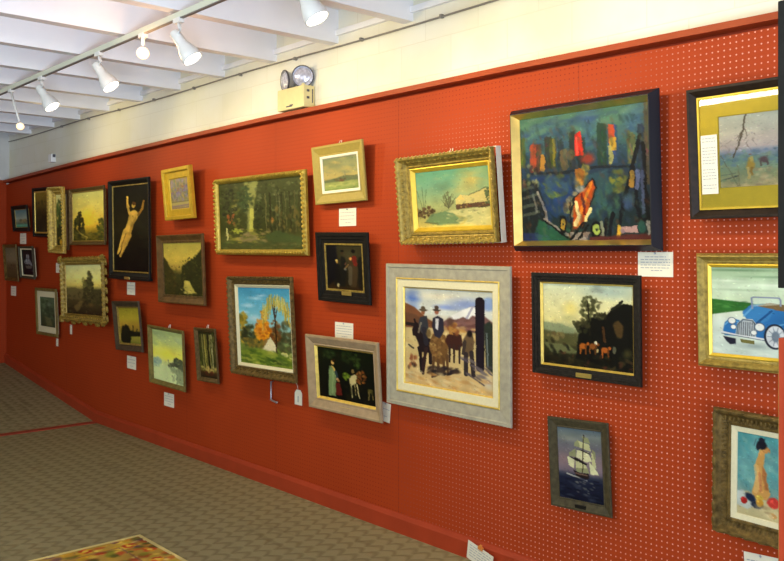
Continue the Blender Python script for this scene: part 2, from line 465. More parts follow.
    def fin(s, jit=.05):
        """ragged edges and visible brush strokes in the colours already laid down"""
        warp, stroke = s.wp, s.st
        k = min(1., s.h/150.)*warp
        dx = s.field(9)*1.5*k + s.field(4)*.9*k; dy = s.field(9)*1.2*k + s.field(4)*.9*k
        jj, ii = np.mgrid[0:s.h, 0:s.w]
        J = np.clip(np.rint(jj+dy), 0, s.h-1).astype(int); I = np.clip(np.rint(ii+dx), 0, s.w-1).astype(int)
        s.a = s.a[J, I]
        ang = s.field(22)*1.3
        src = s.a.copy()
        for _ in range(int(s.w*s.h/20*stroke)):
            j = s.r.randrange(s.h); i = s.r.randrange(s.w)
            L = s.r.uniform(2.2, 4.6)*max(.5, min(1., s.h/150.)*.6); Wd = s.r.uniform(.8, 1.4)
            c = src[j, i]*(1+s.r.gauss(0, 1.6*jit)) + np.array([s.r.gauss(0, 3.5) for _ in range(3)])
            an = ang[j, i] + s.r.gauss(0, .35)
            R = int(L)+2
            j0, j1, i0, i1 = max(0, j-R), min(s.h, j+R+1), max(0, i-R), min(s.w, i+R+1)
            X = ii[j0:j1, i0:i1]-i; Y = jj[j0:j1, i0:i1]-j
            ca, sa = math.cos(an), math.sin(an)
            d = ((X*ca+Y*sa)/L)**2 + ((-X*sa+Y*ca)/Wd)**2
            m = np.clip(1.25-d, 0, 1)[..., None]*.8
            s.a[j0:j1, i0:i1] = s.a[j0:j1, i0:i1]*(1-m)+c*m
        s.a *= (1+s.field(14)*jit*.6)[..., None]
        s.a = np.clip(s.a, 0, 255)
        return s

DK = (22, 20, 12)
def p_A(c):
    c.vg((0,(70,95,85)),(.5,(120,128,100)),(.62,(110,110,80)),(.8,(70,85,60)),(.85,(80,120,85)),(1,(60,105,75)))
    c.crown(.55,.66,.28,.1,[(95,85,50),(80,80,50),(110,100,60)],25,.05)
def p_B(c):
    c.vg((0,(125,102,32)),(.3,(95,78,26)),(.6,(45,40,18)),(1,(38,40,26)))
    c.dabs(60,(0,.2,1,1),[(35,32,14),(60,52,20),(80,66,24)],.04,1.2,PI/2,.5)
def p_C(c):
    c.vg((0,(205,185,110)),(.4,(200,175,80)),(.75,(160,120,40)),(1,(190,135,30)))
    c.crown(.3,.45,.3,.35,[(70,85,35),(90,100,45),(50,62,24)],70,.05)
    c.crown(.35,.8,.4,.2,[(30,35,18),(45,48,20)],60,.05); c.blob(.6,.93,.4,.08,(200,150,35),.9)
def p_D(c):
    c.vg((0,(168,162,84)),(.35,(190,172,76)),(.65,(202,162,52)),(.8,(130,108,30)),(1,(70,66,20)))
    c.blob(.48,.55,.35,.3,(225,180,40),.7,.9); c.blob(.25,.18,.3,.12,(200,180,80),.4,.9)
    c.crown(.2,.72,.17,.24,[(50,52,22),(68,66,26),(40,40,18)],90,.03)
    c.crown(.22,.5,.06,.14,[(60,58,24),(50,50,20)],40,.025); c.line([(.22,.4),(.22,.9)],.02,(40,36,15))
    c.crown(.9,.78,.14,.22,[(90,90,30),(60,64,24)],60,.03)
    c.dabs(60,(0,.84,1,1),[(70,66,22),(50,50,18),(110,98,36)],.025,2.2,0,.8)
    c.line([(.2,.82),(.45,.93),(.4,1)],.03,(150,130,50),.7)
def p_E(c):
    c.vg((0,(22,22,10)),(.5,(30,28,12)),(1,(14,14,10)))
    c.blob(.5,.35,.6,.35,(46,42,16),.7,.9); c.blob(.85,.45,.25,.2,(48,48,28),.6,.9); c.blob(.25,.55,.3,.3,(50,44,18),.5,.9)
    sk, sh = (208,164,62), (150,108,36)
    c.wp, c.st = .3, .4
    c.poly([(.46,.31),(.6,.285),(.74,.33),(.68,.39),(.58,.45),(.54,.52),(.46,.6),(.34,.58),(.33,.5),(.41,.43),(.44,.37)],sk,1,.008)
    c.line([(.37,.54),(.25,.66)],.085,sk,1,.055); c.line([(.25,.66),(.13,.79)],.05,sk,1,.025)
    c.line([(.43,.58),(.33,.69)],.08,(190,146,54),1,.05); c.line([(.33,.69),(.2,.82)],.046,(190,146,54),1,.024)
    c.poly([(.64,.36),(.67,.4),(.58,.45),(.54,.52),(.47,.59),(.44,.56),(.5,.47),(.57,.42)],sh,.6,.015)
    c.line([(.47,.33),(.43,.25),(.405,.13)],.035,sk,1,.02); c.line([(.71,.345),(.82,.28),(.86,.19)],.03,sh,1,.02)
    c.blob(.585,.235,.06,.035,sk,1,.3); c.blob(.6,.215,.065,.025,(90,60,22),1,.4)
    c.blob(.56,.36,.03,.015,sh,.6); c.line([(.36,.56),(.22,.72)],.012,(120,84,28),.7)
    c.dabs(90,(0,0,1,1),[(30,28,14),(46,42,20),(54,50,28),(16,16,10)],.035,1.8,None,.16)
def p_F(c):
    c.vg((0,(150,125,62)),(.4,(120,110,84)),(.7,(118,108,66)),(.82,(150,135,72)),(1,(120,100,70)))
    c.dabs(150,(.05,.05,.95,.72),[(120,110,130),(110,118,70),(140,120,90),(90,96,70),(150,130,60)],.035,2.6,PI/2,.6)
    c.dabs(30,(.1,.25,.9,.5),[(130,80,60),(110,90,120)],.03,1.5,None,.6)
    c.line([(.05,.76),(.95,.76)],.03,(90,80,50),.6); c.line([(.05,.9),(.95,.88)],.04,(110,90,85),.7)
def p_G(c):
    c.vg((0,(140,128,52)),(.3,(172,148,56)),(.5,(140,118,46)),(.6,(60,58,24)),(1,(46,44,18)))
    c.poly([(0,.27),(.1,.36),(.2,.5),(.3,.62),(.3,1),(0,1)],(58,52,20),1,.02)
    c.poly([(1,.12),(.9,.2),(.78,.3),(.6,.38),(.48,.45),(.45,.62),(.5,1),(1,1)],(44,44,18),1,.02)
    c.dabs(160,(0,.45,1,1),[(40,40,16),(64,58,22),(84,74,28),(52,56,20)],.022,1.4,None,.7)
    c.dabs(60,(.5,.2,1,.5),[(50,52,20),(36,38,15),(70,66,26)],.02,1.2,None,.8,lambda u,v: v>.52-.4*u+.02)
    c.blob(.32,.45,.1,.05,(150,124,50),.6); c.blob(.6,.76,.09,.06,(160,145,62),.8,.8)
    c.poly([(.55,.72),(.66,.72),(.8,.95),(.62,.96),(.5,.85)],(176,158,66),.85,.02); c.dabs(18,(.42,.84,.8,.96),[(185,165,76),(90,82,40)],.016,2,.4,.8)
def p_H(c):
    c.vg((0,(72,74,36)),(.35,(66,70,32)),(.7,(62,64,26)),(.85,(80,80,36)),(1,(74,76,34)))
    c.poly([(.33,0),(.5,0),(.45,.3),(.42,.74),(.35,.74),(.36,.35)],(150,148,74),.75,.03)
    c.dabs(240,(0,0,1,.6),[(60,62,30),(78,82,40),(48,52,22),(96,98,52),(110,112,66)],.022,1.3,None,.6)
    c.crown(.33,.25,.09,.18,[(64,76,40),(76,86,46),(54,64,32)],70,.022)
    c.crown(.13,.3,.1,.3,[(52,54,30),(66,66,34),(44,46,24)],60,.025); c.crown(.22,.45,.05,.25,[(120,112,48),(100,98,40)],25,.02,.6)
    c.crown(.5,.5,.05,.22,[(56,60,28),(48,52,22)],40,.02)
    for u, w, k in ((.58,.014,(110,104,54)),(.63,.018,(46,44,20)),(.7,.012,(90,88,48)),(.76,.014,(50,48,24)),(.8,.01,(104,98,52)),(.85,.014,(48,46,22)),(.9,.012,(92,84,44)),(.95,.012,(56,52,26)),(.73,.008,(120,116,70))):
        c.line([(u,.2),(u+.005,.75)],w,k,.8)
    c.dabs(60,(.6,.4,1,.78),[(58,56,26),(40,44,20),(120,100,44),(88,84,40)],.02,2.2,PI/2,.6)
    c.line([(.415,.42),(.4,.72)],.05,(176,170,72),.85)
    c.poly([(.34,.74),(.44,.74),(.5,.86),(.3,.88),(.16,.86),(.28,.8)],(132,118,70),.8,.02)
    c.dabs(70,(.1,.7,.6,.9),[(120,120,40),(140,120,70),(90,90,36),(150,136,50)],.018,2.4,0,.7)
    c.poly([(.55,.8),(.7,.72),(.95,.82),(1,.9),(.6,.88)],(70,84,40),.7,.02); c.dabs(60,(0,.88,1,1),[(84,92,44),(64,74,34),(104,104,52)],.018,2.6,0,.6)
    c.dabs(14,(.1,.48,.2,.62),[(170,96,40),(140,80,36)],.018,1.5,PI/2,.8); c.line([(.085,.68),(.095,.86)],.02,(176,168,96))
    c.crown(.2,.72,.1,.03,[(130,138,44),(150,150,54)],16,.018); c.blob(.65,.58,.012,.05,(150,96,40),.7)
    c.dabs(36,(.05,.05,.95,.45),[(140,140,90),(120,120,80)],.007,1,None,.8)
def p_I(c):
    c.vg((0,(112,120,92)),(.35,(150,146,96)),(.6,(165,150,96)),(.67,(140,132,86)),(.7,(120,128,78)),(.85,(150,156,96)),(1,(112,130,76)))
    c.dabs(50,(0,0,1,.5),[(128,130,96),(170,152,96),(104,118,96)],.06,2.2,.1,.35)
    c.poly([(.0,.68),(.35,.63),(.6,.57),(.85,.6),(1,.62),(1,.74),(0,.74)],(96,104,76),.9,.02)
    c.crown(.5,.69,.16,.045,[(84,84,60),(96,92,64)],26,.026); c.blob(.62,.55,.02,.1,(110,112,84),.7)
    c.poly([(.44,.7),(.5,.66),(.58,.7),(.58,.75),(.44,.75)],(112,84,58),.8,.01); c.dabs(40,(0,.78,1,1),[(130,144,84),(168,168,104),(104,124,70)],.03,3,0,.5)
def p_J(c):
    c.vg((0,(54,50,30)),(.5,(46,42,26)),(.8,(34,28,14)),(1,(50,36,16)))
    c.poly([(0,0),(.3,0),(.3,.75),(0,.95)],(14,14,20),.9,.03); c.blob(.65,.25,.35,.2,(74,70,46),.6,.9)
    dk = (18,17,14)
    c.poly([(.28,.42),(.36,.42),(.42,.9),(.2,.9)],dk,.9,.02); c.blob(.29,.38,.05,.05,(150,120,60),1,.5); c.blob(.28,.35,.055,.03,(180,160,96),1,.5)
    c.poly([(.4,.25),(.52,.28),(.56,.6),(.5,.92),(.36,.92),(.38,.4)],(24,24,20),.9,.02); c.blob(.45,.18,.05,.05,(60,46,28),1,.5); c.blob(.45,.14,.06,.03,dk,1,.4)
    c.poly([(.62,.28),(.82,.28),(.86,.55),(.8,.92),(.66,.92),(.6,.5)],(66,52,32),.9,.02); c.blob(.68,.3,.05,.05,(190,136,76),1,.5); c.blob(.75,.14,.07,.05,dk,1,.4)
    c.line([(.76,.28),(.8,.42)],.09,(110,30,22),.8); c.line([(.66,.5),(.64,.85)],.08,(82,74,56),.9); c.line([(.6,.44),(.5,.54)],.04,(120,92,56),.8)
    c.blob(.52,.55,.04,.03,(110,110,100),.8); c.blob(.31,.9,.05,.06,(160,150,110),.9,.5); c.blob(.53,.42,.03,.04,(110,70,52),.7)
    c.poly([(.86,.3),(1,.2),(1,.95),(.86,.95)],(22,20,16),.8,.02)
def p_K(c):
    c.vg((0,(70,140,150)),(.25,(104,166,164)),(.5,(140,180,160)),(.62,(130,150,110)),(.75,(120,130,50)),(1,(60,84,24)))
    for u,v,ru,rv in ((.35,.14,.22,.035),(.2,.24,.18,.035),(.45,.1,.14,.025),(.3,.4,.2,.06),(.12,.33,.12,.03)): c.blob(u,v,ru,rv,(190,208,190),.65,.9)
    c.crown(.06,.52,.09,.2,[(140,120,30),(110,100,30),(170,140,40)],40,.03)
    c.crown(.3,.62,.26,.12,[(60,66,30),(84,80,36),(46,50,26)],60,.03); c.crown(.88,.62,.18,.2,[(80,84,44),(100,92,50),(64,66,34)],60,.03,.75)
    c.crown(.46,.55,.15,.14,[(196,120,22),(220,150,30),(170,96,20),(206,136,40)],110,.026); c.crown(.5,.36,.06,.08,[(200,140,36),(180,120,30)],30,.02)
    c.crown(.7,.55,.1,.14,[(120,70,24),(90,60,24),(140,96,30)],40,.025,.8)
    c.poly([(.44,.76),(.6,.62),(.73,.76),(.73,.82),(.44,.82)],(214,200,140),1); c.poly([(.6,.62),(.5,.66),(.42,.76),(.48,.76)],(140,110,50),.9)
    c.line([(.7,.2),(.705,.5),(.72,.84)],.018,(60,40,18)); c.line([(.705,.42),(.66,.2)],.01,(70,50,24)); c.line([(.705,.4),(.78,.22)],.01,(70,50,24))
    for i in range(95):
        a = c.r.uniform(-1, 1); u = .72+a*.23; v0 = .06+.12*a*a+c.r.uniform(0,.14); L = c.r.uniform(.04,.13)+.12*abs(a)
        c.line([(u,v0),(u+.03*a,v0+L)],.008,c.r.choice([(170,150,50),(190,170,70),(150,128,36),(206,186,96)]),.75)
    c.blob(.85,.83,.07,.035,(216,206,120),1,.4); c.blob(.97,.84,.06,.045,(206,196,110),1,.4)
    c.dabs(60,(.1,.68,.45,.78),[(110,96,40),(80,80,36),(150,120,40)],.022,1.4,None,.8)
    c.poly([(0,.84),(.4,.78),(.75,.83),(1,.88),(1,1),(0,1)],(124,136,40),.9,.02); c.blob(.72,.93,.32,.06,(44,66,22),.9,.7)
    c.dabs(80,(0,.8,1,1),[(150,156,54),(90,110,32),(56,80,26),(176,170,70)],.02,2.6,.1,.6)
def p_L(c):
    c.vg((0,(20,28,12)),(.5,(14,18,8)),(1,(10,12,8)))
    c.crown(.2,.12,.12,.09,[(56,72,38),(38,54,24)],30,.035,.5); c.crown(.52,.14,.1,.1,[(48,64,28),(34,48,20)],30,.035,.5); c.crown(.7,.2,.06,.14,[(66,88,36),(46,64,26)],26,.03,.5)
    c.poly([(.2,.36),(.28,.34),(.32,.5),(.3,.95),(.17,.95),(.18,.6)],(112,132,88),1,.015); c.line([(.27,.4),(.24,.9)],.025,(136,154,106),.7)
    c.blob(.27,.28,.035,.05,(206,166,96),1,.4); c.blob(.285,.24,.04,.035,(46,30,14),1,.4); c.line([(.26,.36),(.32,.48)],.03,(190,156,80))
    c.line([(.32,.46),(.34,.56)],.05,(46,60,66)); c.blob(.34,.6,.03,.03,(200,160,110),.9)
    c.poly([(.31,.68),(.38,.66),(.42,.9),(.3,.92)],(92,30,24),1,.015); c.blob(.36,.63,.03,.03,(170,120,70),.9)
    cr = (196,182,130)
    c.poly([(.55,.55),(.6,.48),(.68,.46),(.68,.62),(.6,.68),(.56,.66)],cr,.95,.015); c.line([(.58,.66),(.59,.9)],.022,cr); c.line([(.64,.64),(.66,.84)],.02,(150,136,90)); c.line([(.68,.64),(.72,.9)],.02,cr)
    c.crown(.76,.5,.09,.12,[(110,66,30),(80,48,22),(140,96,46)],40,.025); c.crown(.5,.52,.07,.06,[(110,130,40),(80,100,30)],20,.025); c.blob(.62,.4,.03,.05,(150,120,70),.8)
    c.blob(.9,.72,.05,.05,(150,130,66),.9,.6); c.line([(.87,.75),(.87,.88)],.016,(140,124,70)); c.line([(.93,.75),(.94,.87)],.016,(120,104,56)); c.dabs(30,(.4,.7,1,1),[(24,30,12),(36,34,16)],.03,2,None,.6)
def p_M(c):
    c.vg((0,(96,146,118)),(.3,(120,158,128)),(.6,(150,158,108)),(.75,(150,150,100)),(1,(196,176,92)))
    c.blob(.78,.22,.3,.3,(176,158,92),.9,.9); c.blob(.62,.38,.25,.14,(168,160,104),.6,.9); c.dabs(40,(0,0,1,.4),[(112,156,130),(140,160,120)],.04,2.5,.1,.3)
    c.blob(.38,.3,.14,.14,(96,122,96),.6,.9)
    for du, dv in ((-.05,-.26),(.0,-.3),(.05,-.25),(-.1,-.16),(.1,-.18),(.03,-.2),(-.03,-.2)): c.line([(.45,.68),(.45+du,.68+dv)],.012,(84,84,62),.8)
    c.crown(.46,.53,.08,.13,[(104,104,78),(92,88,62)],40,.02,.5)
    for du in (-.05,.0,.04): c.line([(.1,.74),(.09+du*1.5,.28+abs(du))],.01,(84,96,74),.7)
    c.crown(.12,.72,.15,.09,[(92,72,50),(70,56,38),(110,92,62)],50,.025)
    c.poly([(.55,.54),(.62,.46),(.72,.48),(.9,.38),(1,.38),(1,.62),(.78,.62),(.55,.66)],(186,172,112),1)
    c.poly([(.54,.62),(.78,.6),(1,.6),(1,.7),(.8,.68),(.55,.7)],(84,62,48),.9); c.dabs(40,(.56,.44,1,.6),[(160,152,110),(196,184,130),(140,136,100)],.016,2,-.3,.6,lambda u,v: v>.62-.28*(u-.5)+.0); c.dabs(20,(.56,.6,1,.68),[(60,46,36),(150,124,70),(110,60,40)],.016,1.2,PI/2,.8)
    c.poly([(.55,.54),(.62,.46),(.66,.54)],(206,176,104),1); c.line([(.72,.48),(.95,.36)],.02,(98,104,74),.8); c.line([(.85,.69),(1,.68)],.02,(40,38,30))
    c.crown(.97,.5,.04,.16,[(90,104,76),(70,82,60)],30,.02)
    c.poly([(.2,.76),(.45,.7),(.6,.86),(.58,.97),(.3,.96),(.1,.9)],(98,126,92),.8,.03); c.poly([(.4,.72),(.8,.7),(1,.68),(1,1),(.6,1),(.7,.86)],(190,184,128),.85,.02)
    c.dabs(50,(.4,.7,1,1),[(206,196,140),(150,152,106),(120,130,92)],.02,2.6,-.1,.6); c.blob(.45,.99,.5,.06,(214,196,104),.9,.7); c.line([(.1,.9),(.3,.93)],.015,(100,90,56),.7)
def p_N(c):
    c.wp, c.st = .22, .35
    c.vg((0,(196,200,190)),(.25,(214,218,210)),(.4,(200,180,130)),(.55,(206,188,134)),(1,(206,176,124)))
    c.blob(.1,.1,.14,.1,(92,124,196),.9,.8); c.blob(.1,.2,.12,.05,(110,140,200),.6,.8); c.blob(.5,.18,.2,.04,(130,150,206),.8,.8); c.blob(.78,.14,.25,.04,(150,164,206),.6,.8); c.blob(.42,.08,.4,.05,(226,220,196),.8,.8); c.blob(.95,.12,.08,.08,(120,150,206),.7)
    c.poly([(0,.16),(.12,.2),(.28,.31),(.4,.36),(.4,.4),(0,.42)],(126,84,58),1,.012); c.poly([(0,.26),(.14,.28),(.3,.36),(.0,.4)],(100,72,54),.7,.02)
    c.blob(.72,.14,.3,.09,(140,158,204),.8,.8); c.poly([(.4,.36),(.55,.27),(.7,.19),(.78,.15),(.84,.19),(1,.3),(1,.4),(.4,.41)],(128,96,92),1,.01); c.poly([(.5,.285),(.68,.19),(.78,.15),(.86,.2),(.84,.25),(.78,.24),(.74,.28),(.68,.26),(.6,.3)],(232,232,228),1,.006); c.line([(.78,.16),(.72,.27)],.02,(150,150,176),.7)
    c.dabs(30,(.4,.3,1,.4),[(104,66,60),(150,110,100),(84,70,76)],.02,2.4,0,.6); c.dabs(50,(.4,.37,.9,.5),[(214,180,110),(196,150,80),(226,206,150)],.022,2,0,.7)
    c.dabs(110,(0,.4,1,1),[(222,206,156),(196,170,116),(180,150,100),(206,186,140)],.026,2,.3,.5)
    c.line([(.03,.38),(.12,.385)],.035,(40,34,34),.9); c.line([(.05,.6),(.1,.63)],.02,(60,54,50),.8)
    blk = (40,30,34); br = (120,88,52)
    # left dark horse and rider
    c.poly([(.09,.44),(.13,.35),(.17,.37),(.2,.45),(.26,.5),(.34,.52),(.34,.66),(.2,.66),(.16,.56),(.13,.5),(.1,.5)],blk,1,.006)
    c.line([(.18,.62),(.2,.74),(.2,.86)],.045,blk,1,.025); c.line([(.26,.62),(.24,.72),(.22,.88)],.04,(58,40,40),1,.025); c.line([(.31,.62),(.31,.76)],.035,blk)
    c.line([(.13,.36),(.12,.33)],.02,blk); c.poly([(.19,.3),(.27,.28),(.29,.4),(.26,.47),(.2,.46),(.17,.36)],(62,64,70),1,.006); c.line([(.2,.36),(.17,.46)],.02,(150,140,120),.7); c.blob(.225,.25,.03,.03,(150,100,70),1,.4); c.blob(.225,.225,.06,.018,(96,84,66),1,.4); c.blob(.225,.205,.03,.025,(96,84,66),1,.4); c.line([(.24,.42),(.26,.56)],.05,(50,48,56))
    # centre tan horse and rider
    c.poly([(.34,.46),(.4,.44),(.48,.46),(.52,.56),(.5,.7),(.44,.76),(.36,.74),(.3,.62),(.31,.52)],br,1,.006); c.crown(.4,.58,.09,.12,[(150,116,70),(110,80,48),(176,146,92)],40,.02,.8)
    for a,b in (((.35,.7),(.33,.9)),((.4,.72),(.4,.87)),((.46,.7),(.47,.86)),((.5,.66),(.51,.84))): c.line([a,b],.03,(104,76,48),1,.02)
    c.blob(.29,.46,.035,.06,(120,100,64),1,.5)
    c.poly([(.34,.3),(.4,.27),(.46,.3),(.47,.42),(.42,.5),(.36,.48),(.33,.38)],(52,50,64),1,.006); c.poly([(.37,.3),(.41,.3),(.4,.42),(.37,.4)],(214,214,214),1,.005); c.blob(.385,.235,.03,.03,(160,104,80),1,.4); c.blob(.385,.215,.055,.016,(84,70,60),1,.4); c.blob(.385,.19,.03,.025,(84,70,60),1,.4)
    # pack horses
    c.poly([(.5,.46),(.56,.42),(.66,.44),(.68,.54),(.62,.6),(.52,.58),(.48,.52)],(70,42,36),1,.006); c.crown(.57,.39,.07,.05,[(176,130,70),(140,90,54)],20,.022,.9); c.blob(.54,.32,.05,.06,(96,70,60),.9,.6)
    for u in (.53,.58,.64): c.line([(u,.55),(u,.72)],.025,(64,46,42),1,.016)
    # standing man and grey horse at the post
    c.poly([(.68,.48),(.72,.42),(.78,.41),(.8,.5),(.78,.62),(.72,.66),(.68,.58)],(110,90,66),1,.006); c.blob(.75,.42,.035,.04,(34,28,30),1,.4); c.line([(.7,.5),(.68,.62)],.03,(70,60,56)); c.line([(.71,.62),(.71,.82)],.04,(58,50,52)); c.line([(.77,.6),(.79,.82)],.04,(58,50,52))
    # post and dark brush
    c.line([(.86,.1),(.86,.74)],.085,(38,30,40),1,.075); c.poly([(.9,.32),(.96,.28),(1,.32),(1,.78),(.92,.72)],(52,60,52),1,.01); c.line([(.93,.4),(.94,.72)],.012,(130,140,140),.8)
    c.dabs(46,(.28,.78,.62,.9),[(50,40,44),(76,60,50),(30,26,34)],.018,2.4,-.35,.9,lambda u,v: abs(v-(.93-.25*u))<.05)
    c.dabs(24,(.6,.66,1,.86),[(88,80,92),(130,120,120)],.016,3,.35,.8); c.blob(.95,.88,.07,.08,(190,196,206),.6,.9); c.line([(.74,.82),(.9,.9)],.016,(90,80,86),.8); c.dabs(16,(.05,.7,.14,.84),[(60,46,40),(150,90,60)],.018,1.4,PI/2,.8)
    c.dabs(50,(0,.86,1,1),[(216,180,116),(206,196,160),(190,140,80),(226,206,160)],.02,2.4,.2,.6)
def p_O(c):
    c.vg((0,(78,112,96)),(.15,(70,110,112)),(.35,(52,76,92)),(.55,(40,54,76)),(.8,(36,52,56)),(1,(44,56,54)))
    c.dabs(200,(0,0,1,.3),[(76,116,100),(64,100,120),(92,128,104),(60,86,120),(104,134,112),(50,76,104)],.03,2.2,-.2,.55)
    c.blob(.56,.08,.1,.1,(64,96,140),.6,.8); c.blob(.9,.12,.12,.14,(74,110,140),.6,.8)
    # towers
    for u,v0,v1,w,k in ((.02,.16,.4,.05,(96,110,56)),(.12,.2,.44,.07,(150,72,48)),(.16,.22,.46,.04,(96,70,56)),(.24,.18,.42,.06,(60,60,52)),(.28,.2,.42,.05,(84,88,40)),(.34,.2,.42,.05,(46,60,66)),(.43,.16,.44,.05,(52,54,50)),(.5,.2,.44,.06,(40,50,50)),(.66,.12,.44,.07,(44,72,56)),(.74,.14,.42,.07,(60,88,120)),(.87,.2,.44,.06,(110,116,72)),(.94,.14,.5,.05,(50,58,76)),(.985,.0,.6,.05,(104,92,76))):
        c.poly([(u-w*.5,v0+c.r.uniform(-.02,.02)),(u+w*.5,v0+c.r.uniform(-.02,.03)),(u+w*.5,v1),(u-w*.5,v1)],tuple(q*.9 for q in k),.8,.008)
        for _ in range(10): c.blob(u+c.r.uniform(-.02,.02),c.r.uniform(v0,v1),.01,.03,tuple(x*c.r.uniform(.7,1.4) for x in k),.6,.6)
    c.line([(.11,.24),(.11,.4)],.05,(176,78,50),.8); c.line([(.19,.32),(.19,.42)],.035,(200,140,52),.8); c.line([(.285,.2),(.285,.4)],.02,(140,130,52),.8); c.line([(.36,.3),(.37,.42)],.05,(140,110,66),.6)
    c.poly([(.455,.17),(.5,.16),(.52,.34),(.45,.345)],(206,50,40),1,.004); c.line([(.47,.2),(.47,.33)],.015,(236,96,80),.8); c.blob(.55,.37,.07,.06,(150,62,48),.9,.6); c.blob(.42,.33,.04,.05,(130,110,70),.7)
    c.poly([(.705,.13),(.75,.14),(.755,.26),(.71,.27)],(196,84,50),.95); c.poly([(.71,.24),(.76,.23),(.76,.33),(.72,.33)],(200,160,56),.95); c.line([(.72,.3),(.72,.42)],.025,(176,170,100),.8)
    c.line([(.1,.45),(.35,.46),(.6,.44),(.85,.46)],.02,(30,38,46),.8)
    c.poly([(.45,.44),(.52,.44),(.54,.57),(.45,.58)],(170,110,44),.9); c.dabs(12,(.44,.45,.55,.6),[(200,150,70),(120,80,40),(150,130,60)],.016,1.8,PI/2,.8); c.blob(.53,.44,.04,.03,(150,140,70),.8)
    c.poly([(.08,.48),(.4,.48),(.44,.66),(.3,.82),(.1,.68)],(42,70,112),.8,.02); c.crown(.29,.56,.09,.09,[(130,138,52),(104,116,48),(84,110,76)],46,.024,.8)
    c.dabs(50,(.14,.5,.45,.85),[(44,72,124),(56,84,110),(36,52,92)],.025,2,.6,.6)
    c.poly([(.52,.5),(.7,.46),(.7,.72),(.56,.84),(.5,.74)],(56,88,96),.8,.02); c.dabs(44,(.55,.46,.8,.85),[(60,100,100),(44,60,90),(76,110,84),(50,60,52)],.026,2,PI/2,.6); c.crown(.78,.56,.07,.08,[(130,130,56),(96,104,56)],20,.022,.8)
    # left dark steps and green ground
    c.poly([(0,.5),(.14,.52),(.2,.7),(.2,.84),(.0,1)],(34,40,42),.9,.015)
    for v in (.55,.62,.69,.76): c.line([(.0,v+.03),(.14,v)],.025,(84,92,80),.8)
    c.dabs(24,(0,.38,.14,.58),[(120,124,84),(30,34,36),(110,70,70),(150,150,110)],.018,1.4,PI/2,.8)
    c.line([(.14,.6),(.2,.76),(.21,.84)],.016,(170,160,150),.8); c.line([(.1,.62),(.13,.76)],.016,(150,150,140),.6)
    c.poly([(.14,.82),(.3,.9),(.44,1),(.1,1)],(44,92,70),.95,.01); c.poly([(0,.93),(.14,.93),(.14,1),(0,1)],(46,56,104),.8,.01); c.dabs(20,(.14,.85,.5,1),[(56,108,74),(60,92,104),(44,80,60)],.02,2,.5,.7)
    c.line([(.19,.82),(.4,.97)],.018,(150,140,130),.9); c.line([(.2,.84),(.38,.98)],.014,(18,20,22),1)
    # the orange figure on wheels
    c.crown(.42,.72,.06,.1,[(150,140,110),(60,70,70),(120,130,70)],40,.02,.8)
    c.poly([(.43,.68),(.58,.53),(.6,.6),(.56,.74),(.5,.88),(.42,.92)],(186,84,32),1,.012); c.line([(.57,.56),(.5,.74),(.46,.88)],.02,(222,134,46)); c.line([(.43,.68),(.58,.53),(.61,.6)],.01,(30,26,24),.9); c.line([(.61,.6),(.55,.76),(.5,.9)],.01,(30,26,24),.9); c.line([(.4,.7),(.41,.93)],.01,(30,30,30),.9); c.line([(.45,.7),(.47,.8),(.44,.88)],.025,(240,216,150)); c.line([(.56,.76),(.52,.84)],.025,(240,220,150)); c.line([(.5,.64),(.52,.8)],.016,(120,36,24)); c.blob(.49,.6,.05,.035,(160,160,150),.9,.5); c.line([(.44,.66),(.4,.8)],.016,(30,34,36),.9); c.blob(.42,.96,.04,.05,(110,70,40),.6)
    for u,v,ru,rv,k in ((.345,.87,.026,.066,(170,140,56)),(.6,.915,.036,.055,(160,178,90))):
        c.blob(u,v,ru*1.25,rv*1.25,(20,20,22),1,.15); c.blob(u,v,ru*.85,rv*.85,k,1,.2); c.blob(u,v,ru*.3,rv*.3,(50,60,50),1,.4)
    c.poly([(.4,.93),(.55,.93),(.53,1),(.4,.99)],(150,140,130),.95); c.line([(.4,.99),(.5,.86)],.016,(24,22,22)); c.line([(.46,1),(.54,.88)],.016,(24,22,22))
    # masts at the right
    for p in ([(.93,.24),(.82,.66),(.76,.94)],[(.88,.46),(.9,.72),(.94,.96)],[(.95,.3),(.96,.64),(.98,.92)],[(.68,.84),(.66,.96)],[(.73,.8),(.7,.97)],[(.9,.86),(.99,.84)]): c.line(p,.028,(24,26,32),1,.022)
    c.line([(.91,.5),(.9,.62)],.03,(120,130,170),.7); c.line([(.94,.5),(.945,.8)],.02,(90,98,130),.7); c.blob(.84,.72,.05,.07,(70,92,124),.8,.5); c.line([(.87,.5),(.86,.6)],.03,(200,150,60),.8)
    c.poly([(.76,.9),(.9,.89),(.9,.94),(.76,.95)],(170,140,136),1); c.line([(.77,.9),(.76,.97)],.02,(214,170,60)); c.dabs(420,(0,.08,1,.98),[(40,60,70),(30,40,46),(70,96,90),(56,70,110),(96,100,60),(110,70,44),(36,58,50)],.014,2.6,1.3,.34); c.line([(.64,.86),(.65,.96)],.02,(170,170,140),.7); c.poly([(.55,.97),(1,.95),(1,1),(.55,1)],(96,48,44),.9,.01); c.line([(.97,.86),(.98,.95)],.02,(170,170,170),.8); c.blob(.93,.9,.03,.06,(50,96,84),.8)
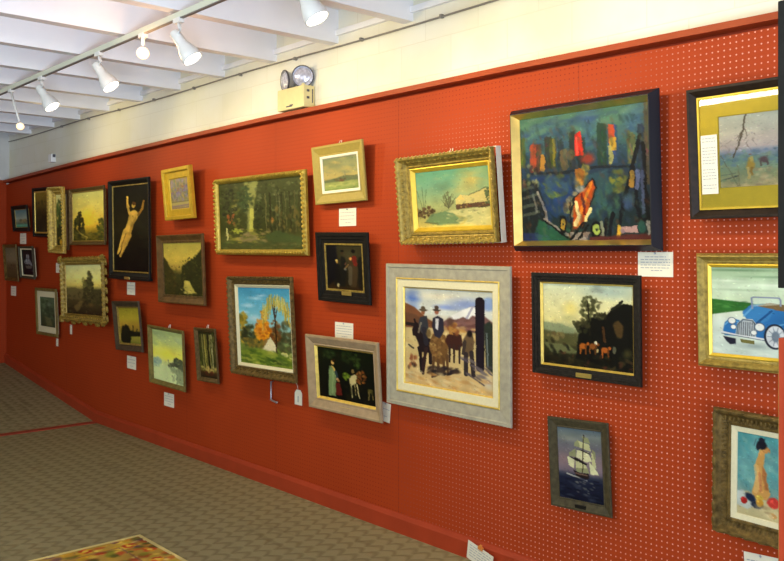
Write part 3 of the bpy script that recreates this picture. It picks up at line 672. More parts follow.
def p_P(c):
    c.vg((0,(196,204,176)),(.2,(206,204,160)),(.45,(204,196,140)),(.55,(150,156,120)),(.65,(90,92,60)),(.8,(52,52,30)),(1,(28,26,16)))
    c.blob(.75,.08,.4,.12,(160,180,172),.8,.9); c.blob(.62,.06,.12,.05,(120,130,124),.6,.8); c.blob(.32,.3,.12,.12,(216,200,116),.7,.8); c.blob(.3,.42,.12,.06,(170,170,120),.6,.8)
    c.poly([(0,.48),(.2,.49),(.36,.54),(.36,.64),(0,.62)],(130,140,108),.9,.02); c.poly([(0,.58),(.15,.6),(.4,.6),(.4,.75),(0,.75)],(84,82,50),.9,.03)
    c.crown(.14,.64,.1,.05,[(96,84,52),(120,110,70)],20,.025,.8); c.poly([(0,.74),(.3,.74),(.42,.84),(.1,.86)],(112,116,78),.8,.02)
    c.poly([(.42,.5),(.5,.42),(.58,.38),(.68,.4),(.72,.34),(.78,.25),(.9,.2),(1,.22),(1,1),(.38,.9)],(20,20,15),1,.012)
    c.crown(.52,.28,.08,.14,[(70,72,44),(92,92,60),(54,54,30)],50,.024,.8); c.line([(.54,.6),(.52,.2)],.014,(36,32,20)); c.crown(.62,.22,.06,.05,[(96,96,66),(76,76,50)],18,.02,.7); c.crown(.65,.36,.07,.05,[(60,60,38),(44,42,26)],24,.022)
    c.crown(.46,.5,.08,.08,[(46,46,28),(60,58,36)],30,.025); c.line([(.36,.46),(.42,.58)],.03,(60,62,40),.8); c.line([(.88,.18),(.78,.28)],.03,(40,40,30))
    c.poly([(.78,.46),(.84,.4),(.9,.46),(.88,.6),(.82,.6)],(88,68,36),.85,.03); c.line([(.68,.5),(.7,.66)],.03,(96,62,34),.7)
    cow = (158,90,32)
    for u,v,k in ((.46,.74,cow),(.57,.73,(128,78,34)),(.7,.76,(168,94,38))):
        c.blob(u,v,.05,.045,k,1,.4); c.line([(u-.03,v),(u-.03,v+.09)],.018,k,.9); c.line([(u+.03,v),(u+.03,v+.09)],.018,tuple(x*.7 for x in k),.9); c.blob(u+.05,v-.03,.02,.025,k,1,.4)
    c.blob(.6,.69,.02,.025,(226,220,190),1,.5); c.blob(.62,.78,.015,.03,(214,190,130),.8); c.blob(.8,.75,.02,.05,(120,120,96),.7); c.blob(.93,.78,.07,.08,(84,80,44),.7,.8)
    c.dabs(60,(.1,.84,1,1),[(44,44,26),(26,24,16),(70,60,36),(90,50,34)],.022,2,None,.7); c.dabs(20,(.04,.7,.3,.95),[(20,20,14),(40,36,22)],.03,1.6,.8,.8)
def p_Q(c):
    c.wp, c.st = .3, .5
    c.vg((0,(96,112,124)),(.12,(120,128,124)),(.25,(116,116,124)),(.45,(140,124,130)),(.6,(124,112,124)),(.66,(60,66,84)),(.7,(38,44,66)),(1,(20,24,44)))
    c.blob(.3,.16,.35,.05,(150,156,146),.6,.9); c.blob(.7,.1,.3,.04,(140,146,146),.5,.9); c.blob(.15,.45,.2,.12,(150,124,124),.5,.9)
    S, T, B = (196,196,150), (150,154,116), (214,214,172)
    for pts, k in (([(.56,.1),(.7,.12),(.73,.19),(.6,.18)],T),([(.46,.17),(.7,.2),(.76,.29),(.5,.26)],S),([(.4,.19),(.48,.16),(.5,.26),(.38,.25)],T),([(.44,.3),(.7,.31),(.76,.43),(.62,.45),(.42,.4)],B),([(.26,.35),(.42,.28),(.42,.4),(.26,.4)],T),([(.4,.43),(.6,.46),(.66,.54),(.4,.55)],S),([(.22,.4),(.38,.44),(.36,.56),(.24,.53)],B),([(.76,.3),(.84,.36),(.84,.52),(.76,.5)],S),([(.7,.44),(.8,.5),(.9,.6),(.72,.6)],B),([(.78,.26),(.84,.29),(.84,.4),(.8,.38)],T),([(.4,.55),(.66,.53),(.7,.6),(.42,.6)],T)):
        c.poly(pts,k,1)
    c.line([(.6,.08),(.54,.62)],.012,(70,60,50)); c.line([(.4,.42),(.62,.48)],.03,(40,36,34)); c.line([(.5,.29),(.72,.33)],.018,(60,56,50),.8); c.line([(.3,.41),(.44,.45)],.016,(50,46,42),.8)
    c.poly([(.34,.58),(.5,.61),(.68,.6),(.68,.67),(.56,.7),(.4,.66)],(46,34,34),1); c.line([(.4,.62),(.64,.63)],.02,(120,96,84)); c.line([(.2,.645),(.62,.7)],.02,(190,190,180),.9)
    c.dabs(60,(0,.68,1,1),[(30,36,60),(60,66,84),(16,20,36)],.02,3,.05,.7); c.dabs(16,(.3,.7,.8,.9),[(130,130,120),(100,104,104)],.014,2.2,.2,.7)
def p_R(c):
    c.k = .56
    c.vg((0,(176,180,168)),(.25,(190,184,168)),(.45,(186,172,164)),(.52,(140,146,160)),(.62,(120,146,136)),(.8,(140,150,116)),(1,(176,160,120)))
    c.blob(.6,.35,.5,.12,(200,184,170),.6,.9); c.dabs(110,(0,.5,1.8,.72),[(110,130,150),(120,150,130),(96,120,130),(140,150,120)],.03,2.2,0,.6)
    c.line([(.44,.02),(.36,.32),(.24,.58)],.016,(92,82,66),.9,.02); c.line([(.38,.24),(.3,.36)],.008,(110,98,80),.8); c.line([(.4,.18),(.46,.3)],.008,(120,106,90),.8)
    for i in range(16):
        u = c.r.uniform(.02,.6); v = c.r.uniform(.25,.5); c.line([(u,v),(u+c.r.uniform(-.1,.1),v+c.r.uniform(.02,.1))],.006,(130,112,100),.6)
    c.line([(.03,.55),(.3,.98)],.01,(110,104,80),.7); c.line([(.0,.9),(.3,.84)],.014,(84,88,84),.8); c.line([(.02,.82),(.25,.8)],.01,(96,98,90),.7); c.line([(.3,.7),(.32,.98)],.012,(130,120,90),.7)
    c.blob(.5,.7,.085,.1,(176,146,70),1,.5); c.line([(.47,.74),(.47,.88)],.025,(190,170,110)); c.line([(.53,.74),(.52,.84)],.02,(150,120,60)); c.blob(.52,.62,.05,.05,(190,170,100),.9,.5); c.blob(.5,.56,.03,.012,(150,90,60),.6)
    c.blob(.71,.64,.09,.055,(104,84,84),1,.5); c.line([(.66,.66),(.66,.72)],.014,(96,80,76)); c.line([(.76,.66),(.76,.72)],.014,(96,80,76))
    c.dabs(90,(.4,.76,1.8,1),[(186,166,124),(150,150,110),(196,180,140),(160,140,110)],.03,2.2,-.2,.6); c.dabs(20,(0,.7,.4,1),[(120,140,110),(150,156,120)],.03,2.2,.1,.5)
def p_S(c):
    c.wp, c.st = .12, .25
    c.vg((0,(160,184,150)),(.1,(176,200,166)),(.22,(206,222,196)),(.38,(200,216,184)),(.45,(206,216,190)),(.6,(210,220,206)),(1,(196,210,200)))
    for u,v,ru,rv,k in ((.2,.04,.4,.02,(96,130,96)),(.45,.11,.3,.02,(130,160,126)),(.12,.16,.2,.02,(226,236,216)),(.5,.2,.3,.02,(226,236,216)),(.25,.26,.35,.02,(166,190,156))): c.blob(u,v,ru,rv,k,.7,.9)
    # field
    c.poly([(0,.37),(.2,.39),(.48,.43),(.42,.46),(.2,.5),(0,.55)],(60,116,52),1,.01); c.dabs(40,(0,.36,.45,.5),[(40,92,40),(84,140,70),(60,120,60)],.014,2.6,.05,.7,lambda u,v: v>.37+.1*u and v<.52-.15*u)
    c.dabs(30,(0,.6,1,1),[(186,200,192),(220,228,216)],.03,3,.1,.4)
    bl, bd, bh = (52,116,172), (30,74,124), (110,168,206)
    X = lambda u: u*.55-.03
    def P(pts): return [(X(a), b) for a, b in pts]
    c.blob(X(.66),.88,.2*.9,.05,(150,164,160),.8,.8)
    c.poly(P([(.5,.5),(.62,.42),(.88,.4),(1.2,.46),(1.3,.55),(1.3,.72),(1.1,.82),(.7,.8)]),bl,1,.006)
    c.poly(P([(.7,.43),(.88,.39),(1.1,.41),(1.1,.48),(.96,.47)]),(126,104,70),1); 
    c.poly(P([(.5,.52),(.62,.43),(.94,.46),(.86,.58),(.66,.66)]),(66,130,180),1,.006); c.line(P([(.52,.55),(.64,.45)]),.018,bh,.8); c.line(P([(.7,.62),(.9,.48)]),.02,bd,.8)
    c.poly(P([(.22,.72),(.25,.63),(.33,.58),(.46,.6),(.5,.66),(.42,.68),(.4,.78),(.24,.78)]),bl,1,.006); c.line(P([(.25,.66),(.33,.6),(.44,.62)]),.014,bh,.9)
    c.poly(P([(.84,.74),(.86,.68),(.95,.62),(1.05,.6),(1.1,.66),(1.0,.72),(.96,.82),(.84,.8)]),bl,1,.006); c.line(P([(.88,.7),(.96,.64),(1.05,.62)]),.014,bh,.9)
    c.poly(P([(.4,.76),(.42,.64),(.5,.58),(.64,.58),(.7,.64),(.68,.78)]),(176,184,186),1,.004); c.line(P([(.42,.76),(.43,.65),(.51,.59),(.64,.6),(.69,.66)]),.012,(96,110,120))
    for k in range(8): u = .455+k*.03; c.line(P([(u,.62),(u-.01,.77)]),.008,(84,90,96),.9)
    for u,v,r in ((.35,.61,.042),(.735,.665,.052),(.37,.68,.03),(.655,.73,.032)):
        c.blob(X(u),v,r*.86,r,(84,100,116),1,.15); c.blob(X(u),v,r*.72,r*.85,(222,226,220),1,.2)
    c.line(P([(.2,.745),(.45,.775),(.86,.8)]),.022,(210,214,214)); c.line(P([(.2,.76),(.86,.815)]),.008,(96,110,120))
    c.poly(P([(.22,.79),(.4,.81),(.4,.87),(.32,.88),(.26,.84)]),(44,44,60),1,.006); c.poly(P([(.46,.81),(.66,.82),(.66,.86),(.48,.85)]),(110,104,50),.9)
    c.blob(X(.94),.76,.085,.145,(40,46,60),1,.08); c.blob(X(.945),.76,.072,.125,(206,212,214),1,.1); c.blob(X(.95),.76,.035,.07,(120,136,150),1,.3)
    for k in range(10):
        t = 2*PI*k/10; c.line([(X(.95),.76),(X(.95)+.06*math.cos(t),.76+.105*math.sin(t))],.008,(130,140,150),.8)
    c.line(P([(.64,.46),(.63,.345),(.66,.335),(1.0,.335),(1.02,.36),(1.02,.42)]),.016,(140,150,170)); c.poly(P([(.65,.35),(1.0,.35),(1.0,.41),(.65,.44)]),(206,220,210),.5)
def p_T(c):
    c.wp, c.st = .35, .7
    c.vg((0,(92,160,160)),(.3,(110,168,166)),(.6,(120,170,164)),(.75,(140,160,150)),(.8,(186,176,140)),(1,(206,190,140)))
    c.dabs(120,(0,0,1,.72),[(84,154,160),(130,180,172),(104,150,150),(150,190,176),(90,140,150)],.04,1.8,.8,.45)
    W = .6
    X = lambda u: u*W-.03
    def P(p): return [(X(a), b) for a, b in p]
    c.poly(P([(0,.74),(.3,.7),(1.2,.86),(1.2,1),(0,1)]),(200,188,144),1,.02); c.poly(P([(.05,.72),(.2,.7),(.45,.86),(.3,.92),(0,.88)]),(196,206,200),.9,.03)
    sk, sd, sl = (206,160,92), (160,104,64), (226,190,124)
    c.poly(P([(.48,.28),(.6,.26),(.64,.32),(.62,.36),(.66,.42),(.7,.46),(.68,.52),(.72,.6),(.78,.68),(.7,.76),(.45,.76),(.38,.7),(.44,.58),(.48,.48),(.44,.38)]),sk,1,.012)
    c.poly(P([(.6,.36),(.66,.42),(.7,.46),(.68,.52),(.74,.64),(.66,.64),(.6,.5)]),sd,.8,.02); c.line(P([(.46,.38),(.5,.52),(.46,.68)]),.05,sl,.6); c.line(P([(.54,.46),(.56,.66)]),.03,(196,110,84),.4)
    c.line(P([(.57,.28),(.6,.2)]),.07,sk); c.blob(X(.66),.17,.07*W,.055,(196,146,86),1,.3); c.line(P([(.72,.16),(.745,.19)]),.016,(190,136,80))
    c.blob(X(.58),.12,.12*W,.065,(34,34,44),1,.3); c.blob(X(.5),.15,.05*W,.05,(44,42,52),1,.4); c.blob(X(.58),.06,.08*W,.035,(40,40,52),1,.4); c.line(P([(.46,.06),(.42,.14)]),.012,(80,100,110),.6)
    c.blob(X(.36),.77,.16*W,.055,(34,48,72),1,.4,.5); c.blob(X(.5),.84,.15*W,.05,(40,50,70),1,.4)
    for u,v,ru,rv,k in ((.21,.82,.09,.045,(170,44,40)),(.84,.775,.15,.075,(196,70,60)),(.55,.75,.08,.04,(206,176,80)),(.56,.81,.09,.05,(196,150,60)),(.82,.93,.1,.04,(196,150,90))):
        c.blob(X(u),v,ru*W,rv,k,1,.3); c.blob(X(u)-.02,v-.015,ru*W*.4,rv*.4,tuple(min(255,x*1.3+20) for x in k),.7,.8)
    c.dabs(16,(.3,.84,.9,.98),[(150,130,96),(220,206,160)],.03,2.2,.2,.5)
def p_U(c):
    c.vg((0,(156,154,96)),(.25,(176,168,90)),(.42,(164,146,66)),(.5,(92,84,40)),(.7,(66,56,26)),(1,(34,28,14)))
    c.poly([(0,.48),(.25,.46),(.45,.5),(.45,.7),(0,.7)],(84,74,38),.8,.03); c.poly([(.7,.5),(1,.46),(1,.8),(.7,.8)],(56,52,26),.9,.03)
    c.crown(.6,.55,.14,.26,[(48,46,22),(62,58,28),(38,36,18)],120,.026); c.crown(.64,.3,.06,.18,[(54,54,26),(70,66,32)],60,.022); c.crown(.5,.36,.06,.1,[(120,112,48),(96,92,42)],24,.022,.7)
    c.crown(.82,.66,.14,.12,[(48,46,20),(66,60,30)],40,.03); c.dabs(80,(0,.55,1,1),[(60,50,24),(36,30,14),(84,70,34),(48,40,20)],.024,2,None,.6)
    c.poly([(.2,.85),(.38,.72),(.46,.74),(.36,.9),(.28,.96)],(110,92,44),.6,.03); c.blob(.65,.8,.12,.05,(96,72,34),.6,.8)
def p_V(c):
    c.vg((0,(70,82,52)),(.3,(64,76,46)),(.6,(54,62,36)),(1,(46,52,28)))
    c.crown(.3,.3,.25,.25,[(44,54,30),(58,68,38),(80,92,58)],50,.05,.7); c.crown(.75,.5,.25,.3,[(60,72,44),(40,48,28)],50,.05,.7); c.blob(.6,.25,.2,.1,(110,118,84),.6,.8); c.poly([(.3,.65),(.7,.7),(.8,.95),(.4,.95)],(88,84,46),.7,.03)
def p_W(c):
    c.vg((0,(96,92,60)),(.4,(110,100,66)),(.6,(84,72,40)),(1,(70,58,30))); c.crown(.5,.62,.3,.1,[(60,52,30),(84,74,44)],30,.04,.6)
def p_w(c):
    c.vg((0,(20,26,22)),(.4,(26,32,28)),(.7,(16,18,18)),(1,(14,14,16)))
    S = (150,150,130)
    for p in ([(.4,.2),(.6,.2),(.62,.36),(.38,.36)],[(.34,.38),(.64,.38),(.66,.58),(.32,.58)],[(.68,.4),(.84,.62),(.68,.62)],[(.2,.5),(.3,.4),(.3,.6)]): c.poly(p,S,.85)
    c.line([(.5,.15),(.5,.68)],.02,(60,60,54)); c.poly([(.25,.64),(.85,.64),(.75,.74),(.35,.74)],(110,104,80),.8); c.dabs(16,(0,.74,1,.95),[(36,44,44),(70,76,70)],.03,2.6,0,.5)
def p_X(c):
    c.vg((0,(130,120,34)),(.3,(160,140,40)),(.5,(150,118,38)),(.66,(120,98,32)),(.78,(140,126,44)),(1,(104,100,34)))
    c.poly([(.05,.66),(.14,.56),(.28,.5),(.42,.56),(.5,.64),(1,.66),(1,.78),(.5,.8),(.45,1),(.1,1),(0,.9)],(26,27,14),1,.015); c.crown(.26,.64,.18,.14,[(24,25,14),(34,34,18)],50,.04)
    c.line([(.62,.5),(.62,.66)],.03,(46,42,18)); c.line([(.8,.58),(.8,.68)],.03,(46,42,18)); c.blob(.7,.9,.2,.06,(130,118,44),.6,.8)
def p_Y(c):
    c.vg((0,(140,148,84)),(.25,(164,168,84)),(.48,(190,178,64)),(.6,(176,176,96)),(.7,(170,176,110)),(1,(166,172,108)))
    c.blob(.45,.45,.28,.16,(206,190,54),.6,.9); c.blob(.2,.1,.3,.1,(128,140,92),.5,.9); c.dabs(20,(0,.05,1,.3),[(150,158,96),(128,138,84)],.06,2.4,.3,.4)
    c.crown(.12,.62,.12,.05,[(130,146,110),(110,130,104)],24,.03,.7); c.poly([(.0,.66),(.25,.66),(.2,.74),(.0,.74)],(130,148,110),.6,.02)
    c.crown(.8,.58,.13,.09,[(70,74,46),(84,88,54),(56,60,38)],60,.026); c.crown(.6,.65,.12,.04,[(84,88,56),(70,72,46)],24,.022); c.crown(.92,.66,.1,.05,[(80,84,54),(64,68,44)],24,.024)
    c.poly([(.52,.69),(1,.69),(1,.78),(.92,.98),(.76,.96),(.72,.8),(.56,.76)],(104,110,72),.7,.03); c.dabs(20,(.55,.72,1,.98),[(90,98,66),(120,126,84)],.02,2.4,PI/2,.6); c.line([(.5,.56),(.5,.62)],.014,(100,100,60),.7)
def p_Z(c):
    c.vg((0,(52,48,22)),(.4,(70,68,26)),(.7,(60,64,22)),(.82,(110,96,40)),(.88,(70,48,22)),(1,(44,36,18)))
    c.dabs(70,(0,0,1,.8),[(54,54,20),(90,88,34),(42,44,18),(110,108,44)],.03,2,PI/2,.6)
    for u, w, k in ((.2,.03,(120,112,56)),(.33,.03,(150,136,60)),(.42,.024,(110,100,40)),(.52,.03,(40,34,16)),(.6,.026,(140,128,62)),(.72,.03,(160,150,90)),(.8,.024,(64,56,24))):
        c.line([(u,.08),(u+.03,.82)],w,k,.9)
    c.crown(.72,.22,.12,.14,[(130,124,70),(90,88,40)],22,.03,.7); c.dabs(26,(.1,.76,.95,.88),[(170,150,70),(190,160,80),(90,84,30)],.022,1.8,None,.8); c.dabs(10,(.3,.86,.7,.93),[(110,50,24),(84,40,20)],.024,1.8,0,.7)

def canvas_obj(name, fn, w, h, y, parent, pw, ph, gain, mat='canvas', jit=.06, thick=.006, seed=1, tint=(1,1,1)):
    W = max(30, min(210, int(pw*2.1))); H = max(30, min(230, int(ph*2.1)))
    c = Cv(W, H, seed); fn(c); c.fin(jit)
    a = c.a/255.
    lin = np.where(a <= .04045, a/12.92, ((a+.055)/1.055)**2.4)
    lin = lin**1.12*1.12
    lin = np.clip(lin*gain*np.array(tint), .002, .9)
    xs = np.linspace(-w/2, w/2, W); zs = np.linspace(h/2, -h/2, H)
    X, Z = np.meshgrid(xs, zs)
    V = np.stack([X, np.full_like(X, y), Z], -1).reshape(-1, 3)
    nv = len(V)
    back = np.array([(-w/2, y+thick, h/2), (w/2, y+thick, h/2), (w/2, y+thick, -h/2), (-w/2, y+thick, -h/2)])
    V = np.vstack([V, back])
    idx = np.arange(W*H).reshape(H, W)
    F = np.stack([idx[:-1,:-1], idx[1:,:-1], idx[1:,1:], idx[:-1,1:]], -1).reshape(-1, 4).tolist()
    b = nv
    F.append([b, b+1, b+2, b+3])
    F.append([b, b+3, b+3]) if False else None
    F = [f for f in F if f]
    F.append(list(map(int, idx[0, :])) + [b+1, b]); F.append(list(map(int, idx[:, -1])) + [b+2, b+1])
    F.append(list(map(int, idx[-1, ::-1])) + [b+3, b+2]); F.append(list(map(int, idx[::-1, 0])) + [b, b+3])
    me = bpy.data.meshes.new(name)
    me.from_pydata(V.tolist(), [], F); me.update()
    ca = me.color_attributes.new('Pigment', 'FLOAT_COLOR', 'POINT')
    cc = np.ones((len(V), 4), np.float32)
    cc[:nv, :3] = lin.reshape(-1, 3); cc[nv:, :3] = .2
    ca.data.foreach_set('color', cc.ravel())
    me.materials.append(M[mat])
    o = bpy.data.objects.new(name, me); COL.objects.link(o)
    if parent: o.parent = parent
    return o

# ----------------------------------------------------------- frames
def ring(bm, w, h, ins0, width, prof, zb=0.):
    """mitred moulding: prof = [(t 0..1 from outside in, height above the back)], closed along the back"""
    full = [(0, zb)] + list(prof) + [(1, min(zb, prof[-1][1]-.003))]
    R = []
    for t, z in full:
        i = ins0 + width*t
        a, b = w/2-i, h/2-i
        R.append([bm.verts.new(p) for p in ((-a,-z,b),(a,-z,b),(a,-z,-b),(-a,-z,-b))])
    n = len(R)
    for k in range(n):
        A, B = R[k], R[(k+1) % n]
        for j in range(4):
            bm.faces.new([A[j], A[(j+1)%4], B[(j+1)%4], B[j]])

def bead(bm, x, y, z, sa, sb, sh, ang):
    """small carved lump: low ellipsoid lying on the moulding"""
    ca, sa_ = math.cos(ang), math.sin(ang)
    def P(a, b, hgt): return bm.verts.new((x + a*ca - b*sa_, y - hgt, z + a*sa_ + b*ca))
    base = [P(sa*math.cos(k*PI/3), sb*math.sin(k*PI/3), -sh*.4) for k in range(6)]
    mid = [P(sa*.7*math.cos(k*PI/3), sb*.7*math.sin(k*PI/3), sh*.7) for k in range(6)]
    tp = P(0, 0, sh)
    for k in range(6):
        bm.faces.new([base[k], base[(k+1)%6], mid[(k+1)%6], mid[k]])
        bm.faces.new([mid[k], mid[(k+1)%6], tp])
    bm.faces.new(base[::-1])

def beads(bm, w, h, ins, z, sp, sa, sb, sh, twist=0., sides='TRBL'):
    a, b = w/2-ins, h/2-ins
    if 'T' in sides or 'B' in sides:
        n = max(2, int(round(2*a/sp)))
        for k in range(n):
            x = -a + (k+.5)*2*a/n
            if 'T' in sides: bead(bm, x, -z, b, sa, sb, sh, twist)
            if 'B' in sides: bead(bm, x, -z, -b, sa, sb, sh, twist)
    n = max(2, int(round(2*b/sp)))
    for k in range(n):
        y = -b + (k+.5)*2*b/n
        if 'L' in sides: bead(bm, -a, -z, y, sa, sb, sh, PI/2+twist)
        if 'R' in sides: bead(bm, a, -z, y, sa, sb, sh, PI/2+twist)

PR = {   # moulding profiles, height as a fraction of the frame's depth
 'flat':  [(0,.88),(.06,1),(.9,1),(1,.9)],
 'scoop': [(0,.8),(.05,.96),(.12,1),(.26,.98),(.36,.84),(.5,.68),(.68,.6),(.82,.62),(.88,.68),(.95,.66),(1,.58)],
 'slope': [(0,.9),(.05,1),(.22,1),(.3,.94),(.85,.66),(.92,.7),(1,.66)],
 'bevel': [(0,.94),(.05,1),(.3,1),(.36,.97),(1,.56)],
 'rev':   [(0,.55),(.1,.6),(.3,.66),(.5,.82),(.66,.98),(.78,1),(.9,.97),(1,.85)],
 'round': [(0,.5),(.06,.72),(.2,.9),(.4,1),(.6,1),(.8,.9),(.94,.76),(1,.66)],
 'step':  [(0,.9),(.04,1),(.3,1),(.33,.88),(.62,.86),(.65,.74),(.95,.72),(1,.66)],
 'deep':  [(0,.9),(.05,1),(.2,1),(.32,.9),(.46,.7),(.6,.52),(.72,.5),(.78,.58),(.86,.58),(.92,.48),(1,.44)],
}
def basis(x, yc, z, roll, lean, yaw, p):
    roll, lean, yaw = (math.radians(q) for q in (roll, lean, yaw))
    ex = Vector((math.cos(roll), 0, math.sin(roll))); ez = Vector((-math.sin(roll), 0, math.cos(roll)))
    Mx = Matrix.Rotation(yaw, 3, 'Z') @ Matrix.Rotation(lean, 3, 'X')
    ex, ez, n = Mx @ ex, Mx @ ez, Mx @ Vector((0, -1, 0))
    c = Vector((x, yc, z)) - n*p
    m = Matrix.Identity(4)
    for i in range(3):
        m[i][0] = ex[i]; m[i][1] = -n[i]; m[i][2] = ez[i]; m[i][3] = c[i]
    return m

def picture(key, pose, p, label, rings, fn, px, gain=1.2, orn=None, plate=None, tint=(1,1,1), wires=False, cat='painting', plinth=None, seed=3, jit=.05, back=.72, edge=None):
    """rings: (part name, width, profile name or list, height, material)"""
    x, yc, z, w, h, roll, lean, yaw = pose
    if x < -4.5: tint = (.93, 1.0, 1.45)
    t = empty('framed_painting', None, label, cat, mat4=basis(x, yc-.002, z, roll, lean, yaw, p))
    ins = 0.; zc = p; first = None
    if edge:
        bm = bmesh.new(); ring(bm, w, h, 0, .003, [(0, p*edge[0]), (1, p*edge[0])], p*edge[2])
        ins = .003; obj('frame_side', bm, M[edge[1]], t); w0, h0 = w, h
    for (nm, wd, pr, hgt, mt) in rings:
        bm = bmesh.new()
        prof = [(a, b*hgt) for a, b in (PR[pr] if isinstance(pr, str) else pr)]
        ring(bm, w, h, ins, wd, prof, p*back*.999 if first is None else min(p*back, min(q[1] for q in prof)*.6))
        if first is None and orn: orn(bm, w, h, wd, hgt)
        o = obj(nm, bm, M[mt], t)
        if first is None: first = o
        ins += wd; zc = prof[-1][1]
    cz = zc - .003
    cw, ch = w-2*ins+.004, h-2*ins+.004
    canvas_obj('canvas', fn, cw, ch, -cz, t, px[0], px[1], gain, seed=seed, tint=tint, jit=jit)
    box('backing_board', M['brown'], (-w/2+.03, w/2-min(.13, w*.28), -min(p*back+.004, cz-.008), -.001, -h/2+.03, h/2-.03), t)
    if plate:
        cx, cz_, pw, phh, hy, mt = plate
        b = box('nameplate', M[mt], (cx-pw/2, cx+pw/2, -hy-.003, -hy+.004, cz_-phh/2, cz_+phh/2), t, .001)
        if mt == 'brass': tag(b, 'small brass nameplate')
    if plinth:
        box('plinth', M[plinth[1]], (-w/2+.005, w/2-.005, -p-.006, -p*.5, -h/2-plinth[0], -h/2+.004), t, .004)
    if wires:
        bm = bmesh.new()
        for sx in (-.012, .012): add_tube(bm, [(sx, -.012, h/2-.01), (sx*.8, -.010, h/2+.008), (sx*.6, -.004, h/2+.020)], .003, 5)
        obj('hanging_hook', bm, M['string'], t)
    return t

def orn_rope(sp, sa, sb, sh, pos, z, tw=.7):
    return lambda bm, w, h, wd, hg: beads(bm, w, h, wd*pos, hg*z, sp, sa, sb, sh, tw)
def orn_multi(*L):
    def f(bm, w, h, wd, hg):
        for (sp, sa, sb, sh, pos, z, tw) in L: beads(bm, w, h, wd*pos, hg*z, sp, sa, sb, sh, tw)
    return f
def orn_rococo(bm, w, h, wd, hg):
    beads(bm, w, h, wd*.18, hg*.92, .045, .026, .014, .014, .5)
    beads(bm, w, h, wd*.55, hg*.66, .05, .024, .012, .012, -.5)
    beads(bm, w, h, wd*.0, hg*.6, .085, .036, .016, .016, .2)
    for sx in (-1, 1):
        for sz in (-1, 1):
            for k in range(5):
                bead(bm, sx*(w/2-.012+.012*math.cos(k*1.3)), -hg*.95, sz*(h/2-.012+.012*math.sin(k*1.3)), .035, .02, .025, k*1.1)
    for k in range(7):   # scalloped lower edge
        x = -w/2+.08+(w-.16)*k/6.
        bead(bm, x, -hg*.6, -h/2-.006-.014*(k % 2), .045, .022, .02, .3*(-1)**k)

G = 1.0
# pose: centre x, centre y of the front face, centre z, width, height, roll, lean, yaw
picture('A', (-9.796,-.073,1.982,.509,.289,-.41,4.99,0), .06, 'small black framed seascape with pale green sky, highest picture at the far end', [('frame',.042,'bevel',.06,'black'),('liner',.006,'flat',.036,'olive')], p_A, (16,20), 2.2*G)
picture('B', (-9.178,-.068,2.030,.455,.520,-1.32,1.68,0), .06, 'dark brown painting in a black frame, just left of the narrow gilded frame', [('frame',.036,'bevel',.06,'black'),('liner',.018,'flat',.05,'gold')], p_B, (20,42), 1.5*G)
picture('C', (-8.60,-.123,1.930,.40,.660,-2.0,2.1,0), .11, 'narrow gilded ornate frame holding a yellow and green tree picture', [('frame',.075,'deep',.11,'gilt')], p_C, (24,54), 1.7*G,
        orn=orn_multi((.035,.018,.012,.012,.12,1.,.6),(.03,.016,.01,.008,.5,.62,-.6)))
picture('D', (-7.967,-.065,1.951,.832,.548,-.24,1.10,0), .06, 'yellow sunset landscape with dark trees, right of the narrow gilded frame', [('frame',.032,'slope',.06,'bronze'),('liner',.012,'flat',.042,'oldgold')], p_D, (34,50), 1.7*G)
picture('E', (-7.028,-.077,1.814,.809,.857,-.59,.96,0), .07, 'black framed dark painting of a pale figure with raised arms', [('frame',.045,'bevel',.07,'black'),('liner',.012,'flat',.05,'oldgold')], p_E, (40,90), 1.5*G, plate=(.0,-.43,.1,.022,.082,'brass'), plinth=(.018,'black'))
picture('F', (-6.100,-.101,2.069,.459,.409,1.21,4.54,0), .085, 'small bright gold framed picture with wide gold mat, highest left of centre', [('frame',.026,'flat',.085,'goldb'),('mat',.056,[(0,.9),(.9,.9),(1,.84)],.07,'goldb')], p_F, (20,34), 1.4*G, back=.62, edge=(.9,'goldb',.6))
picture('G', (-6.097,-.079,1.474,.756,.548,.36,1.95,0), .07, 'brown wood framed landscape with waterfall under a yellow sky', [('frame',.055,'slope',.07,'brown'),('liner',.012,'flat',.046,'bronze')], p_G, (40,54), 1.6*G)
picture('H', (-4.991,-.082,1.865,1.129,.555,-.22,2.57,0), .07, 'wide green forest path painting in a roped gold frame', [('frame',.040,'round',.07,'ropegold')], p_H, (86,80), 1.1*G, orn=orn_rope(.030,.018,.010,.013,.42,.97,.8))
picture('I', (-4.103,-.065,2.093,.504,.364,.82,4.76,0), .05, 'small hazy field landscape with white liner and broad dull gold frame', [('frame',.066,'slope',.05,'goldmat'),('liner',.016,[(0,.72),(.7,.7),(1,.6)],.05,'ivory')], p_I, (32,34), 1.05*G, wires=True)
picture('J', (-4.062,-.066,1.514,.510,.432,-1.02,4.15,0), .05, 'small black framed interior with dark figures and brass nameplate', [('frame',.068,'step',.05,'black'),('liner',.012,'flat',.034,'oldgold')], p_J, (38,48), 1.1*G, plate=(.03,-.158,.09,.022,.045,'brass'))
picture('K', (-4.933,-.095,1.094,.801,.695,.98,2.42,0), .08, 'autumn landscape of orange trees and white cottage in carved dark gold frame', [('frame',.058,'scoop',.08,'drab'),('liner',.022,[(0,.8),(.2,.85),(1,.62)],.06,'cream')], p_K, (54,84), 1.12*G, orn=orn_multi((.05,.022,.011,.008,.55,.64,.5),(.03,.012,.006,.006,.1,1.,.7)))
picture('L', (-4.055,-.076,.852,.706,.470,-.05,3.90,0), .06, 'dark painting of lady in green dress with animals in weathered tan frame', [('frame',.066,'slope',.06,'tan'),('liner',.012,[(0,.8),(1,.5)],.048,'gold')], p_L, (60,56), 1.05*G, plate=(.0,-.20,.11,.014,.044,'brass'))
